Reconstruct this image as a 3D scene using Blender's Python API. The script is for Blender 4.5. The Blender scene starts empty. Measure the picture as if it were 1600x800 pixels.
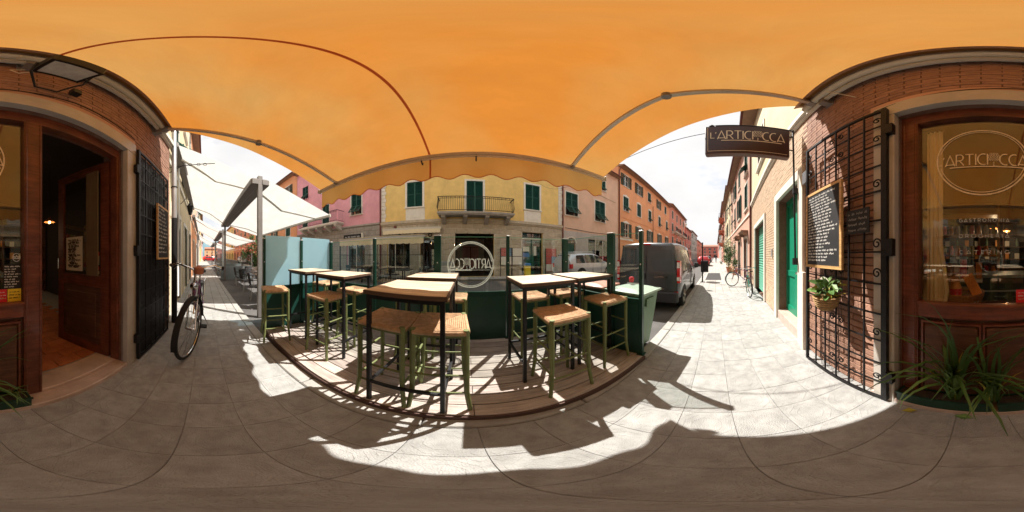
import bpy, bmesh, math, random
from mathutils import Vector, Matrix, Euler
random.seed(7)
R = math.radians
sin, cos, pi = math.sin, math.cos, math.pi
sc = bpy.context.scene
COL = sc.collection

# ------------------------------------------------------------------ camera
cd = bpy.data.cameras.new('camera'); cam = bpy.data.objects.new('camera', cd); COL.objects.link(cam)
cd.type = 'PANO'
cd.panorama_type = 'EQUIRECTANGULAR'
cd.clip_start = 0.02; cd.clip_end = 5000
cam.location = (0, 0, 1.42); cam.rotation_euler = (R(90), 0, R(-18.45))
sc.camera = cam
# ------------------------------------------------------------------ world
SUN_AZ, SUN_EL = 37.0, 55.0
w = bpy.data.worlds.new('World'); sc.world = w; w.use_nodes = True
nt = w.node_tree; nt.nodes.clear()
o_ = nt.nodes.new('ShaderNodeOutputWorld'); bg = nt.nodes.new('ShaderNodeBackground')
sky = nt.nodes.new('ShaderNodeTexSky'); sky.sky_type = 'NISHITA'; sky.sun_disc = False
sky.sun_elevation = R(SUN_EL); sky.sun_rotation = R(SUN_AZ); sky.air_density = 1.2; sky.dust_density = 2.0
tc = nt.nodes.new('ShaderNodeTexCoord'); mp = nt.nodes.new('ShaderNodeMapping'); mp.inputs['Scale'].default_value = (1, 1, 2.2)
mp.inputs['Location'].default_value = (0.35, 0.1, 0.0)
nz = nt.nodes.new('ShaderNodeTexNoise'); nz.inputs['Scale'].default_value = 1.7; nz.inputs['Detail'].default_value = 7; nz.inputs['Roughness'].default_value = .55
rp = nt.nodes.new('ShaderNodeValToRGB'); rp.color_ramp.elements[0].position = .26; rp.color_ramp.elements[1].position = .43
mx = nt.nodes.new('ShaderNodeMix'); mx.data_type = 'RGBA'
nz2 = nt.nodes.new('ShaderNodeTexNoise'); nz2.inputs['Scale'].default_value = 3.0; nz2.inputs['Detail'].default_value = 5
rp2 = nt.nodes.new('ShaderNodeValToRGB')
rp2.color_ramp.elements[0].position = .3; rp2.color_ramp.elements[0].color = (5.1, 5.05, 5.05, 1)
rp2.color_ramp.elements[1].position = .7; rp2.color_ramp.elements[1].color = (5.9, 5.8, 5.75, 1)
L = nt.links.new
L(tc.outputs['Generated'], mp.inputs[0]); L(mp.outputs[0], nz.inputs['Vector']); L(mp.outputs[0], nz2.inputs['Vector'])
L(nz.outputs['Fac'], rp.inputs[0]); L(nz2.outputs['Fac'], rp2.inputs[0]); L(rp.outputs[0], mx.inputs[0])
L(sky.outputs[0], mx.inputs[6]); L(rp2.outputs[0], mx.inputs[7]); L(mx.outputs[2], bg.inputs[0])
bg.inputs[1].default_value = 0.09; L(bg.outputs[0], o_.inputs[0])
# ------------------------------------------------------------------ sun
sl = bpy.data.lights.new('sun', 'SUN'); sl.energy = 4.6; sl.angle = R(.5); sl.color = (1, .95, .87)
so = bpy.data.objects.new('sun', sl); COL.objects.link(so); so.rotation_euler = (R(90 - SUN_EL), 0, R(180 - SUN_AZ)); so.location = (10, 12, 20)
vs = sc.view_settings; vs.view_transform = 'Standard'; vs.look = 'None'; vs.gamma = 1; vs.exposure = 1.0
sc.render.engine = 'CYCLES'
cy = sc.cycles
cy.max_bounces = 8; cy.diffuse_bounces = 4; cy.transparent_max_bounces = 24; cy.use_denoising = True
cy.sample_clamp_indirect = 6; cy.caustics_reflective = False; cy.caustics_refractive = False

# ------------------------------------------------------------------ materials
MC = {}
def mat(name, col, rough=.7, metal=0, var=.12, vs_=3.0, bump=0.0, bs=40.0, rnd=0.0, spec=.4, dirt=0.0, coat=0, kind=None):
    if name in MC: return MC[name]
    m = bpy.data.materials.new(name); m.use_nodes = True; n = m.node_tree; k = n.nodes; b = k['Principled BSDF']
    b.inputs['Roughness'].default_value = rough; b.inputs['Metallic'].default_value = metal
    b.inputs['Specular IOR Level'].default_value = spec; b.inputs['Coat Weight'].default_value = coat
    t = k.new('ShaderNodeTexCoord'); g = k.new('ShaderNodeNewGeometry')
    src = t.outputs['Object']
    if rnd:      # shift the pattern per object
        oi = k.new('ShaderNodeObjectInfo'); va = k.new('ShaderNodeVectorMath'); va.operation = 'ADD'
        cx = k.new('ShaderNodeCombineXYZ'); mm = k.new('ShaderNodeMath'); mm.operation = 'MULTIPLY'; mm.inputs[1].default_value = 37.0
        n.links.new(oi.outputs['Random'], mm.inputs[0]); n.links.new(mm.outputs[0], cx.inputs[0]); n.links.new(mm.outputs[0], cx.inputs[1])
        n.links.new(src, va.inputs[0]); n.links.new(cx.outputs[0], va.inputs[1]); src = va.outputs[0]
    nz = k.new('ShaderNodeTexNoise'); nz.inputs['Scale'].default_value = vs_; nz.inputs['Detail'].default_value = 8; nz.inputs['Roughness'].default_value = .62
    n.links.new(src, nz.inputs['Vector'])
    mr = k.new('ShaderNodeMapRange'); mr.inputs[1].default_value = .3; mr.inputs[2].default_value = .7
    mr.inputs[3].default_value = 1 - var; mr.inputs[4].default_value = 1 + var
    n.links.new(nz.outputs['Fac'], mr.inputs[0])
    hs = k.new('ShaderNodeHueSaturation'); hs.inputs['Color'].default_value = (*col, 1)
    val = mr.outputs[0]
    if rnd:
        m2 = k.new('ShaderNodeMapRange'); m2.inputs[3].default_value = 1 - rnd; m2.inputs[4].default_value = 1 + rnd
        n.links.new(oi.outputs['Random'], m2.inputs[0])
        mu = k.new('ShaderNodeMath'); mu.operation = 'MULTIPLY'; n.links.new(val, mu.inputs[0]); n.links.new(m2.outputs[0], mu.inputs[1]); val = mu.outputs[0]
    n.links.new(val, hs.inputs['Value'])
    out = hs.outputs[0]
    if kind == 'wood':
        wv = k.new('ShaderNodeTexNoise'); mpn = k.new('ShaderNodeMapping'); mpn.inputs['Scale'].default_value = (3, 40, 40)
        n.links.new(src, mpn.inputs[0]); n.links.new(mpn.outputs[0], wv.inputs['Vector']); wv.inputs['Scale'].default_value = 1.2; wv.inputs['Detail'].default_value = 4
        mr2 = k.new('ShaderNodeMapRange'); mr2.inputs[1].default_value = .35; mr2.inputs[2].default_value = .65; mr2.inputs[3].default_value = .72; mr2.inputs[4].default_value = 1.15
        n.links.new(wv.outputs['Fac'], mr2.inputs[0]); mu = k.new('ShaderNodeMath'); mu.operation = 'MULTIPLY'
        n.links.new(val, mu.inputs[0]); n.links.new(mr2.outputs[0], mu.inputs[1]); n.links.new(mu.outputs[0], hs.inputs['Value'])
    if dirt:
        dn = k.new('ShaderNodeTexNoise'); dn.inputs['Scale'].default_value = .55; dn.inputs['Detail'].default_value = 9; dn.inputs['Roughness'].default_value = .7
        dm = k.new('ShaderNodeMapping'); dm.inputs['Scale'].default_value = (1.6, 1.6, .5); n.links.new(src, dm.inputs[0]); n.links.new(dm.outputs[0], dn.inputs['Vector'])
        dr = k.new('ShaderNodeMapRange'); dr.inputs[1].default_value = .48; dr.inputs[2].default_value = .72; dr.inputs[4].default_value = dirt
        n.links.new(dn.outputs['Fac'], dr.inputs[0]); dx = k.new('ShaderNodeMix'); dx.data_type = 'RGBA'
        n.links.new(dr.outputs[0], dx.inputs[0]); n.links.new(out, dx.inputs[6]); dx.inputs[7].default_value = (col[0] * .45 + .03, col[1] * .42 + .03, col[2] * .4 + .03, 1); out = dx.outputs[2]
    n.links.new(out, b.inputs['Base Color'])
    if bump:
        bn = k.new('ShaderNodeTexNoise'); bn.inputs['Scale'].default_value = bs; bn.inputs['Detail'].default_value = 6; n.links.new(src, bn.inputs['Vector'])
        bp = k.new('ShaderNodeBump'); bp.inputs['Strength'].default_value = bump; bp.inputs['Distance'].default_value = .01
        n.links.new(bn.outputs['Fac'], bp.inputs['Height']); n.links.new(bp.outputs[0], b.inputs['Normal'])
    MC[name] = m; return m
def glass(name, tint=(1, 1, 1), refl=(.9, .95, .95), lo=.03, dark=0.0):
    m = bpy.data.materials.new(name); m.use_nodes = True; n = m.node_tree; k = n.nodes; k.clear()
    o = k.new('ShaderNodeOutputMaterial'); tr = k.new('ShaderNodeBsdfTransparent'); gl = k.new('ShaderNodeBsdfGlossy'); mi = k.new('ShaderNodeMixShader')
    lw = k.new('ShaderNodeLayerWeight'); lw.inputs[0].default_value = .5; pw = k.new('ShaderNodeMath'); pw.operation = 'POWER'; pw.inputs[1].default_value = 4.5; n.links.new(lw.outputs['Facing'], pw.inputs[0]); fr = pw
    ad = k.new('ShaderNodeMath'); ad.operation = 'MULTIPLY_ADD'; ad.inputs[1].default_value = .75; ad.inputs[2].default_value = lo
    tr.inputs[0].default_value = (*tint, 1); gl.inputs[0].default_value = (*refl, 1); gl.inputs['Roughness'].default_value = .01
    n.links.new(fr.outputs[0], ad.inputs[0]); n.links.new(ad.outputs[0], mi.inputs[0]); n.links.new(tr.outputs[0], mi.inputs[1]); n.links.new(gl.outputs[0], mi.inputs[2])
    n.links.new(mi.outputs[0], o.inputs[0]); MC[name] = m; return m
def cloth(name, col, trans=.5, tcol=None, var=.05, stain=0.0, transp=0.0, col2=None):
    m = bpy.data.materials.new(name); m.use_nodes = True; n = m.node_tree; k = n.nodes; k.clear()
    o = k.new('ShaderNodeOutputMaterial'); d = k.new('ShaderNodeBsdfDiffuse'); t = k.new('ShaderNodeBsdfTranslucent'); mi = k.new('ShaderNodeMixShader')
    co = k.new('ShaderNodeTexCoord'); nz = k.new('ShaderNodeTexNoise'); nz.inputs['Scale'].default_value = 1.3; nz.inputs['Detail'].default_value = 8; nz.inputs['Roughness'].default_value = .65
    mpn = k.new('ShaderNodeMapping'); mpn.inputs['Scale'].default_value = (1, 2.2, 1); n.links.new(co.outputs['Object'], mpn.inputs[0]); n.links.new(mpn.outputs[0], nz.inputs['Vector'])
    mr = k.new('ShaderNodeMapRange'); mr.inputs[1].default_value = .35; mr.inputs[2].default_value = .65; mr.inputs[3].default_value = 1 - var; mr.inputs[4].default_value = 1 + var; n.links.new(nz.outputs['Fac'], mr.inputs[0])
    if col2:
        n2 = k.new('ShaderNodeTexNoise'); n2.inputs['Scale'].default_value = .55; n2.inputs['Detail'].default_value = 4; n.links.new(co.outputs['Object'], n2.inputs['Vector'])
        m2 = k.new('ShaderNodeMapRange'); m2.inputs[1].default_value = .38; m2.inputs[2].default_value = .62; n.links.new(n2.outputs['Fac'], m2.inputs[0])
        n3 = k.new('ShaderNodeTexNoise'); n3.inputs['Scale'].default_value = 9; n3.inputs['Detail'].default_value = 10; n3.inputs['Roughness'].default_value = .75; n.links.new(mpn.outputs[0], n3.inputs['Vector'])
        m3 = k.new('ShaderNodeMapRange'); m3.inputs[1].default_value = .3; m3.inputs[2].default_value = .7; m3.inputs[3].default_value = .975; m3.inputs[4].default_value = 1.025; n.links.new(n3.outputs['Fac'], m3.inputs[0])
        mu = k.new('ShaderNodeMath'); mu.operation = 'MULTIPLY'; n.links.new(mr.outputs[0], mu.inputs[0]); n.links.new(m3.outputs[0], mu.inputs[1]); mr = mu
    for q, (s, c) in enumerate(((d, col), (t, tcol or col))):
        h = k.new('ShaderNodeHueSaturation'); h.inputs['Color'].default_value = (*c, 1)
        if col2:
            xx = k.new('ShaderNodeMix'); xx.data_type = 'RGBA'; n.links.new(m2.outputs[0], xx.inputs[0]); xx.inputs[6].default_value = (*c, 1); xx.inputs[7].default_value = (*col2[q], 1); n.links.new(xx.outputs[2], h.inputs['Color'])
        n.links.new(mr.outputs[0], h.inputs['Value']); n.links.new(h.outputs[0], s.inputs[0])
    mi.inputs[0].default_value = trans; n.links.new(d.outputs[0], mi.inputs[1]); n.links.new(t.outputs[0], mi.inputs[2])
    bn = k.new('ShaderNodeTexNoise'); bn.inputs['Scale'].default_value = 260; n.links.new(co.outputs['Object'], bn.inputs['Vector'])
    bp = k.new('ShaderNodeBump'); bp.inputs['Strength'].default_value = .25; bp.inputs['Distance'].default_value = .002; n.links.new(bn.outputs['Fac'], bp.inputs['Height']); n.links.new(bp.outputs[0], d.inputs['Normal'])
    last = mi.outputs[0]
    if transp:
        tp = k.new('ShaderNodeBsdfTransparent'); m3 = k.new('ShaderNodeMixShader'); m3.inputs[0].default_value = transp
        tp.inputs[0].default_value = (*col, 1)
        n.links.new(last, m3.inputs[1]); n.links.new(tp.outputs[0], m3.inputs[2]); last = m3.outputs[0]
    n.links.new(last, o.inputs[0]); MC[name] = m; return m
def emis(name, col, s):
    m = bpy.data.materials.new(name); m.use_nodes = True; b = m.node_tree.nodes['Principled BSDF']
    b.inputs['Emission Color'].default_value = (*col, 1); b.inputs['Emission Strength'].default_value = s; b.inputs['Base Color'].default_value = (*col, 1); MC[name] = m; return m
def tilemat(name, col, size, rot=0):     # ground sheet with scored square joints, for the paving beyond the built tiles
    m = mat(name, col, .85, var=.14, vs_=2.2, bump=.25, bs=60)
    n = m.node_tree; k = n.nodes; t = k.new('ShaderNodeTexCoord'); br = k.new('ShaderNodeTexBrick')
    br.offset = 0; br.inputs['Scale'].default_value = 1; br.inputs['Brick Width'].default_value = size; br.inputs['Row Height'].default_value = size; br.inputs['Mortar Size'].default_value = .006
    br.inputs['Color1'].default_value = (1, 1, 1, 1); br.inputs['Color2'].default_value = (.86, .86, .86, 1); br.inputs['Mortar'].default_value = (.35, .33, .3, 1)
    n.links.new(t.outputs['Object'], br.inputs['Vector']); b = k['Principled BSDF']; src = b.inputs['Base Color'].links[0].from_socket
    mu = k.new('ShaderNodeMix'); mu.data_type = 'RGBA'; mu.blend_type = 'MULTIPLY'; mu.inputs[0].default_value = 1
    n.links.new(src, mu.inputs[6]); n.links.new(br.outputs['Color'], mu.inputs[7]); n.links.new(mu.outputs[2], b.inputs['Base Color']); return m

mat('tile', (.36, .36, .35), .85, var=.22, vs_=9, bump=.7, bs=140, rnd=.07, dirt=.3)
mat('tile_plain', (.37, .37, .36), .88, var=.22, vs_=9, bump=.8, bs=120, rnd=.07, dirt=.3)
mat('grout', (.33, .325, .315), .95, var=.25, vs_=20)
tilemat('paving', (.40, .39, .37), .3)
mat('kerb', (.36, .35, .33), .85, var=.15, vs_=9, bump=.3, rnd=.08)
mat('asphalt', (.115, .11, .108), .92, var=.22, vs_=1.4, bump=.8, bs=180, dirt=.3)
mat('dark_patch', (.055, .052, .052), .92, var=.15, vs_=3, bump=.6, bs=160)
mat('deck', (.46, .39, .35), .75, var=.18, vs_=4, bump=.35, bs=70, rnd=.16, kind='wood')
mat('deck_dark', (.10, .055, .045), .8)
mat('rush', (.58, .37, .21), .8, var=.25, vs_=30, bump=.8, bs=200)
mat('green_wood', (.175, .205, .075), .55, var=.18, vs_=12, bump=.2, bs=60, rnd=.06)
mat('black_metal', (.02, .02, .022), .42, metal=.3, var=.3, vs_=15, bump=.15, bs=120)
mat('board', (.60, .49, .35), .62, var=.12, vs_=6, bump=.25, bs=60, rnd=.12, kind='wood')
mat('board_edge', (.12, .068, .04), .7, var=.2, kind='wood')
mat('green_post', (.008, .05, .035), .38, metal=.2, var=.15)
mat('green_panel', (.012, .06, .045), .35, var=.15, vs_=2, bump=.05, dirt=.15)
mat('alu', (.62, .62, .60), .4, metal=.7, var=.08)
mat('grey_paint', (.22, .20, .185), .5, metal=.2, var=.08, vs_=8)
mat('arm_paint', (.52, .43, .34), .45, metal=.2, var=.08, vs_=8)
mat('hood', (.55, .34, .22), .6, var=.1)
mat('white_vinyl', (.8, .8, .76), .5, var=.04)
mat('gold_vinyl', (.80, .66, .46), .5, var=.15, vs_=30)
mat('brick', (.66, .48, .33), .85, var=.2, vs_=8, bump=.6, bs=60, rnd=.16)  # pale copy of the brick, sunlight washed into its colour
mat('brick_shaded', (.36, .20, .14), .85, var=.22, vs_=8, bump=.6, bs=60, rnd=.16)  # same brick darker and redder, the awning's shade mixed into the colour
mat('mortar', (.20, .11, .08), .95, var=.2, vs_=12, bump=.4)
mat('brick_light', (.66, .46, .30), .85, var=.2, vs_=8, bump=.6, bs=60, rnd=.12)
mat('mortar_light', (.42, .26, .19), .95, var=.2, vs_=12, bump=.4)
mat('plaster_cream', (.66, .55, .36), .9, var=.1, vs_=1.5, bump=.25, bs=30, dirt=.3)
mat('plaster_rose', (.60, .36, .27), .9, var=.1, vs_=1.5, bump=.25, bs=30, dirt=.35)
mat('plaster_yellow', (.78, .55, .20), .9, var=.12, vs_=1.6, bump=.3, bs=30, dirt=.28)
mat('plaster_pink', (.76, .37, .42), .9, var=.10, vs_=1.6, bump=.3, bs=30, dirt=.25)
mat('plaster_beige', (.70, .47, .34), .9, var=.08, vs_=1.2, bump=.2, bs=30, dirt=.25)
mat('plaster_orange', (.76, .36, .18), .9, var=.08, vs_=1.0, bump=.2, bs=30, dirt=.2)
mat('plaster_terracotta', (.62, .26, .18), .9, var=.1, vs_=1.0, bump=.2, bs=30, dirt=.3)
mat('plaster_red', (.55, .17, .13), .9, var=.1, vs_=1.0, bump=.2, bs=30, dirt=.3)
mat('plaster_grey', (.46, .42, .38), .9, var=.1, vs_=2, bump=.3, bs=30, dirt=.4)
mat('stone', (.47, .40, .30), .88, var=.16, vs_=4, bump=.6, bs=30, rnd=.09, dirt=.35)
mat('stone_grey', (.35, .32, .28), .88, var=.16, vs_=4, bump=.6, bs=30, rnd=.10, dirt=.4)
mat('stone_joint', (.62, .56, .46), .95, var=.1)
mat('stone_joint_dark', (.24, .22, .19), .95, var=.1)
mat('trim_white', (.74, .70, .62), .8, var=.08, vs_=5, dirt=.2)
mat('marble', (.50, .46, .41), .35, var=.16, vs_=3.2, dirt=.35, bump=.05)
mat('marble_pink', (.56, .44, .38), .4, var=.2, vs_=5, dirt=.5, bump=.1)
mat('shutter_green', (.01, .075, .055), .5, var=.15, vs_=6, rnd=.1)
mat('door_green', (.01, .23, .13), .4, var=.08, vs_=4)
mat('roller_green', (.16, .46, .33), .5, metal=.2, var=.08)
mat('roof', (.30, .15, .10), .9, var=.25, vs_=6, bump=.6, bs=25)
mat('eave', (.30, .19, .13), .8, var=.15)
mat('gutter', (.16, .055, .045), .45, metal=.4, var=.15)
mat('pipe_grey', (.42, .43, .44), .35, metal=.7, var=.12)
mat('pipe_white', (.78, .78, .75), .45, var=.05)
mat('iron', (.018, .017, .018), .5, metal=.5, var=.3, vs_=20, bump=.3, bs=90)
mat('wood_red', (.15, .042, .02), .45, var=.38, vs_=6, bump=.12, bs=40, kind='wood', coat=.15)
mat('wood_old', (.11, .048, .027), .6, var=.3, vs_=5, bump=.3, bs=40, kind='wood')
mat('terracotta', (.42, .15, .07), .55, var=.18, vs_=6, rnd=.14, bump=.15)
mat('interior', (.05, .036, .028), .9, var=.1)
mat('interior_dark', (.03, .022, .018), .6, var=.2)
mat('door_curtain', (.16, .12, .075), .85)
mat('curtain', (.80, .64, .40), .85, var=.08, vs_=4)
mat('wicker', (.42, .17, .05), .6, var=.35, vs_=40, bump=.8, bs=120)
mat('wicker_light', (.42, .27, .12), .7, var=.35, vs_=40, bump=.8, bs=120)
mat('paper', (.72, .68, .58), .8, var=.06)
mat('ink', (.03, .02, .02), .8)
mat('slate', (.022, .022, .024), .75, var=.3, vs_=6)
mat('chalk', (.72, .72, .70), .9, var=.2, vs_=50)
mat('chalk_faint', (.30, .29, .28), .9, var=.3, vs_=50)
mat('frame_wood', (.62, .38, .16), .5, var=.12, kind='wood')
mat('sticker_yellow', (.80, .58, .03), .5, var=.05); mat('sticker_red', (.65, .03, .04), .5, var=.05)
mat('sticker_blue', (.08, .16, .42), .5, var=.3, vs_=9); mat('sticker_orange', (.75, .30, .06), .5, var=.3, vs_=9)
mat('magazine_blue', (.16, .26, .36), .6, var=.5, vs_=14); mat('magazine_grey', (.35, .34, .33), .6, var=.5, vs_=14); mat('magazine_red', (.48, .12, .10), .6, var=.5, vs_=14); mat('magazine_tan', (.55, .38, .18), .6, var=.4, vs_=14)
mat('leaf', (.06, .13, .03), .5, var=.3, vs_=9, rnd=.25); mat('leaf_light', (.13, .23, .06), .5, var=.3, vs_=9, rnd=.25)
mat('leaf_dry', (.42, .36, .05), .6, var=.2); mat('flower_pink', (.62, .16, .12), .7, var=.25, vs_=5)
mat('stem', (.10, .07, .035), .8); mat('soil', (.05, .035, .025), .95, var=.4, vs_=30, bump=1, bs=50)
mat('planter', (.012, .05, .030), .5, var=.2); mat('pot', (.45, .17, .09), .7, var=.2)
mat('bin_green', (.13, .215, .125), .45, var=.1, vs_=3, dirt=.25); mat('bin_lid', (.34, .43, .35), .42, var=.06, dirt=.1)
mat('bin_brown', (.12, .07, .045), .5, var=.15, dirt=.2); mat('bin_lid_brown', (.52, .25, .19), .42, var=.08, dirt=.15)
mat('white_plastic', (.75, .75, .72), .4, var=.05, dirt=.1)
mat('rubber', (.015, .015, .015), .8, var=.2); mat('chrome', (.7, .7, .7), .15, metal=1, var=.02)
mat('van_paint', (.085, .088, .092), .32, metal=.55, var=.05, vs_=2, coat=.5, dirt=.06)
mat('van_window', (.075, .078, .084), .22, var=.04, coat=.4)
mat('van_trim', (.03, .03, .033), .6, var=.08)
mat('silver_paint', (.60, .63, .68), .3, metal=.4, var=.03, coat=.5)
mat('red_paint', (.45, .015, .02), .3, metal=.2, var=.03, coat=.6)
mat('dark_paint', (.03, .035, .045), .3, metal=.4, var=.03, coat=.6); mat('white_paint', (.75, .75, .74), .3, var=.03, coat=.6)
mat('light_red', (.55, .01, .015), .2, var=.05, coat=.5); mat('light_clear', (.75, .70, .66), .15, var=.05, coat=.6)
mat('car_glass', (.012, .015, .018), .06, var=.05, spec=.9, coat=.8)
mat('bike_blue', (.25, .42, .48), .35, metal=.3); mat('bike_purple', (.22, .10, .22), .35, metal=.3); mat('bike_teal', (.03, .35, .25), .35, metal=.2); mat('bike_red', (.35, .04, .08), .35)
mat('skin', (.55, .33, .24), .6); mat('shirt', (.03, .03, .05), .9); mat('jeans', (.05, .07, .13), .9); mat('hair', (.02, .012, .01), .7)
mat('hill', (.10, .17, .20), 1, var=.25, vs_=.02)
mat('cassette_white', (.58, .55, .47), .5, var=.06); mat('sign_brown', (.055, .022, .018), .35, var=.12, vs_=8)
mat('sign_edge', (.15, .075, .06), .5, var=.12); mat('lamp_black', (.02, .02, .02), .45, metal=.3, var=.2)
mat('lamp_glass', (.6, .62, .58), .15, var=.15, vs_=12, coat=.5)
mat('steel_panel', (.30, .35, .36), .35, metal=.6, var=.1); mat('cream_cloth', (.72, .62, .42), .85, var=.06)
mat('chair_dark', (.035, .033, .035), .55, var=.15); mat('table_dark', (.11, .10, .10), .35, var=.12)
glass('glass_clear', (.93, .96, .95), (.9, .95, .95), .035)
glass('glass_shop', (.93, .93, .90), (1, .98, .95), .085)
glass('glass_far', (.35, .38, .38), (.9, .95, 1), .12)
cloth('awning', (.41, .175, .045), .5, (.41, .155, .026), .05, col2=((.39, .22, .085), (.39, .21, .062)))
cloth('awning_seam', (.55, .14, .05), .3, (.62, .16, .05), .02)
cloth('awning_white', (.70, .69, .66), .45, (.68, .68, .66), .07)
cloth('white_film', (.82, .82, .78), .5, (.8, .8, .76), .03)
cloth('frosted', (.60, .88, 1.0), .65, (.80, .97, 1.0), .04, transp=.38)
emis('bulb', (1, .55, .2), 9.0)
MA = MC

# ------------------------------------------------------------------ mesh builder
class MB:
    def __init__(s): s.v = []; s.f = []
    def add(s, vs, fs, M=None):
        o = len(s.v); s.v += [tuple(M @ Vector(p)) if M else tuple(p) for p in vs]; s.f += [tuple(i + o for i in f) for f in fs]; return s
    def box(s, c, d, rz=0, rx=0, ry=0):
        x, y, z = d[0] / 2, d[1] / 2, d[2] / 2
        vs = [(-x, -y, -z), (x, -y, -z), (x, y, -z), (-x, y, -z), (-x, -y, z), (x, -y, z), (x, y, z), (-x, y, z)]
        M = Matrix.Translation(c) @ Euler((rx, ry, rz)).to_matrix().to_4x4()
        return s.add(vs, [(0, 3, 2, 1), (4, 5, 6, 7), (0, 1, 5, 4), (1, 2, 6, 5), (2, 3, 7, 6), (3, 0, 4, 7)], M)
    def b2(s, x0, x1, y0, y1, z0, z1): return s.box(((x0 + x1) / 2, (y0 + y1) / 2, (z0 + z1) / 2), (x1 - x0, y1 - y0, z1 - z0))
    def cbox(s, c, d, ch=.005, rz=0):       # box with chamfered top and vertical edges
        x, y, z = d[0] / 2, d[1] / 2, d[2] / 2; a = ch
        def ring(i, zz): return [(-x + i, -y, zz), (x - i, -y, zz), (x, -y + i, zz), (x, y - i, zz), (x - i, y, zz), (-x + i, y, zz), (-x, y - i, zz), (-x, -y + i, zz)]
        def ring2(zz): return [(-x + 2 * a, -y + a, zz), (x - 2 * a, -y + a, zz), (x - a, -y + 2 * a, zz), (x - a, y - 2 * a, zz), (x - 2 * a, y - a, zz), (-x + 2 * a, y - a, zz), (-x + a, y - 2 * a, zz), (-x + a, -y + 2 * a, zz)]
        vs = ring(a, -z) + ring(a, z - a) + ring2(z); fs = [tuple(range(7, -1, -1)), tuple(range(16, 24))]
        for r in (0, 8):
            for i in range(8): j = (i + 1) % 8; fs.append((r + i, r + j, r + 8 + j, r + 8 + i))
        return s.add(vs, fs, Matrix.Translation(c) @ Matrix.Rotation(rz, 4, 'Z'))
    def bar(s, p, q, a, b=None, up=(0, 0, 1)):
        b = b or a; p = Vector(p); q = Vector(q); d = (q - p).normalized(); u = Vector(up)
        if abs(d.dot(u)) > .99: u = Vector((0, 1, 0))
        sx = d.cross(u).normalized(); uy = sx.cross(d).normalized()
        vs = [t + sx * (i * a / 2) + uy * (j * b / 2) for t in (p, q) for i, j in ((-1, -1), (1, -1), (1, 1), (-1, 1))]
        return s.add(vs, [(3, 2, 1, 0), (4, 5, 6, 7), (0, 1, 5, 4), (1, 2, 6, 5), (2, 3, 7, 6), (3, 0, 4, 7)])
    def tube(s, pts, r, n=8, cap=True):
        pts = [Vector(p) for p in pts]; rs = r if isinstance(r, (list, tuple)) else [r] * len(pts); vs = []; fs = []; prev = None
        for i, p in enumerate(pts):
            d = (pts[min(i + 1, len(pts) - 1)] - pts[max(i - 1, 0)]).normalized()
            if prev is None:
                u = Vector((0, 0, 1)) if abs(d.z) < .9 else Vector((1, 0, 0)); a = d.cross(u).normalized()
            else:
                a = (prev - d * prev.dot(d)).normalized()
            prev = a; b = d.cross(a)
            vs += [p + (a * cos(2 * pi * k / n) + b * sin(2 * pi * k / n)) * rs[i] for k in range(n)]
        for i in range(len(pts) - 1):
            for k in range(n): j = (k + 1) % n; fs.append((i * n + k, i * n + j, (i + 1) * n + j, (i + 1) * n + k))
        if cap: fs += [tuple(range(n - 1, -1, -1)), tuple(range((len(pts) - 1) * n, len(pts) * n))]
        return s.add(vs, fs)
    def lathe(s, prof, n=20, c=(0, 0, 0), M=None):     # prof: (r,z)
        vs = []; fs = []
        for r, z in prof: vs += [(c[0] + r * cos(2 * pi * k / n), c[1] + r * sin(2 * pi * k / n), c[2] + z) for k in range(n)]
        for i in range(len(prof) - 1):
            for k in range(n): j = (k + 1) % n; fs.append((i * n + k, i * n + j, (i + 1) * n + j, (i + 1) * n + k))
        return s.add(vs, fs, M)
    def torus(s, c, R_, r, axis='y', n=32, m=8, M=None):
        vs = []; fs = []
        for i in range(n):
            a = 2 * pi * i / n
            for j in range(m):
                b = 2 * pi * j / m; q = R_ + r * cos(b); h = r * sin(b)
                vs.append({'y': (q * cos(a), h, q * sin(a)), 'z': (q * cos(a), q * sin(a), h), 'x': (h, q * cos(a), q * sin(a))}[axis])
        for i in range(n):
            for j in range(m): i2 = (i + 1) % n; j2 = (j + 1) % m; fs.append((i * m + j, i2 * m + j, i2 * m + j2, i * m + j2))
        return s.add(vs, fs, Matrix.Translation(c) @ (M or Matrix()))
    def prism(s, poly, y0, y1):         # poly in (x,z)
        n = len(poly); vs = [(x, y0, z) for x, z in poly] + [(x, y1, z) for x, z in poly]
        fs = [tuple(range(n)), tuple(range(2 * n - 1, n - 1, -1))] + [(i, i + n, (i + 1) % n + n, (i + 1) % n) for i in range(n)]
        return s.add(vs, fs)
    def ribbon(s, pts, w_, y, closed=False, t=.0015):   # flat stroke in the xz plane
        pts = [Vector((p[0], p[1])) for p in pts]; n = len(pts); L_ = []; R2 = []
        for i in range(n):
            if closed: a, b = pts[i - 1], pts[(i + 1) % n]
            else: a, b = pts[max(i - 1, 0)], pts[min(i + 1, n - 1)]
            d1 = (pts[i] - a); d2 = (b - pts[i])
            if d1.length < 1e-7: d1 = d2
            if d2.length < 1e-7: d2 = d1
            d1 = d1.normalized(); d2 = d2.normalized(); d = (d1 + d2)
            d = d.normalized() if d.length > 1e-4 else d1
            nn = Vector((-d.y, d.x)); k = w_ / 2 / max(.45, nn.dot(Vector((-d1.y, d1.x))))
            L_.append(pts[i] + nn * k); R2.append(pts[i] - nn * k)
        vs = [(p.x, y, p.y) for p in L_] + [(p.x, y, p.y) for p in R2] + [(p.x, y - t, p.y) for p in L_] + [(p.x, y - t, p.y) for p in R2]; fs = []
        rng = range(n if closed else n - 1)
        for i in rng:
            j = (i + 1) % n
            fs += [(i, j, n + j, n + i), (2 * n + i, 3 * n + i, 3 * n + j, 2 * n + j), (i, 2 * n + i, 2 * n + j, j), (n + i, n + j, 3 * n + j, 3 * n + i)]
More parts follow.
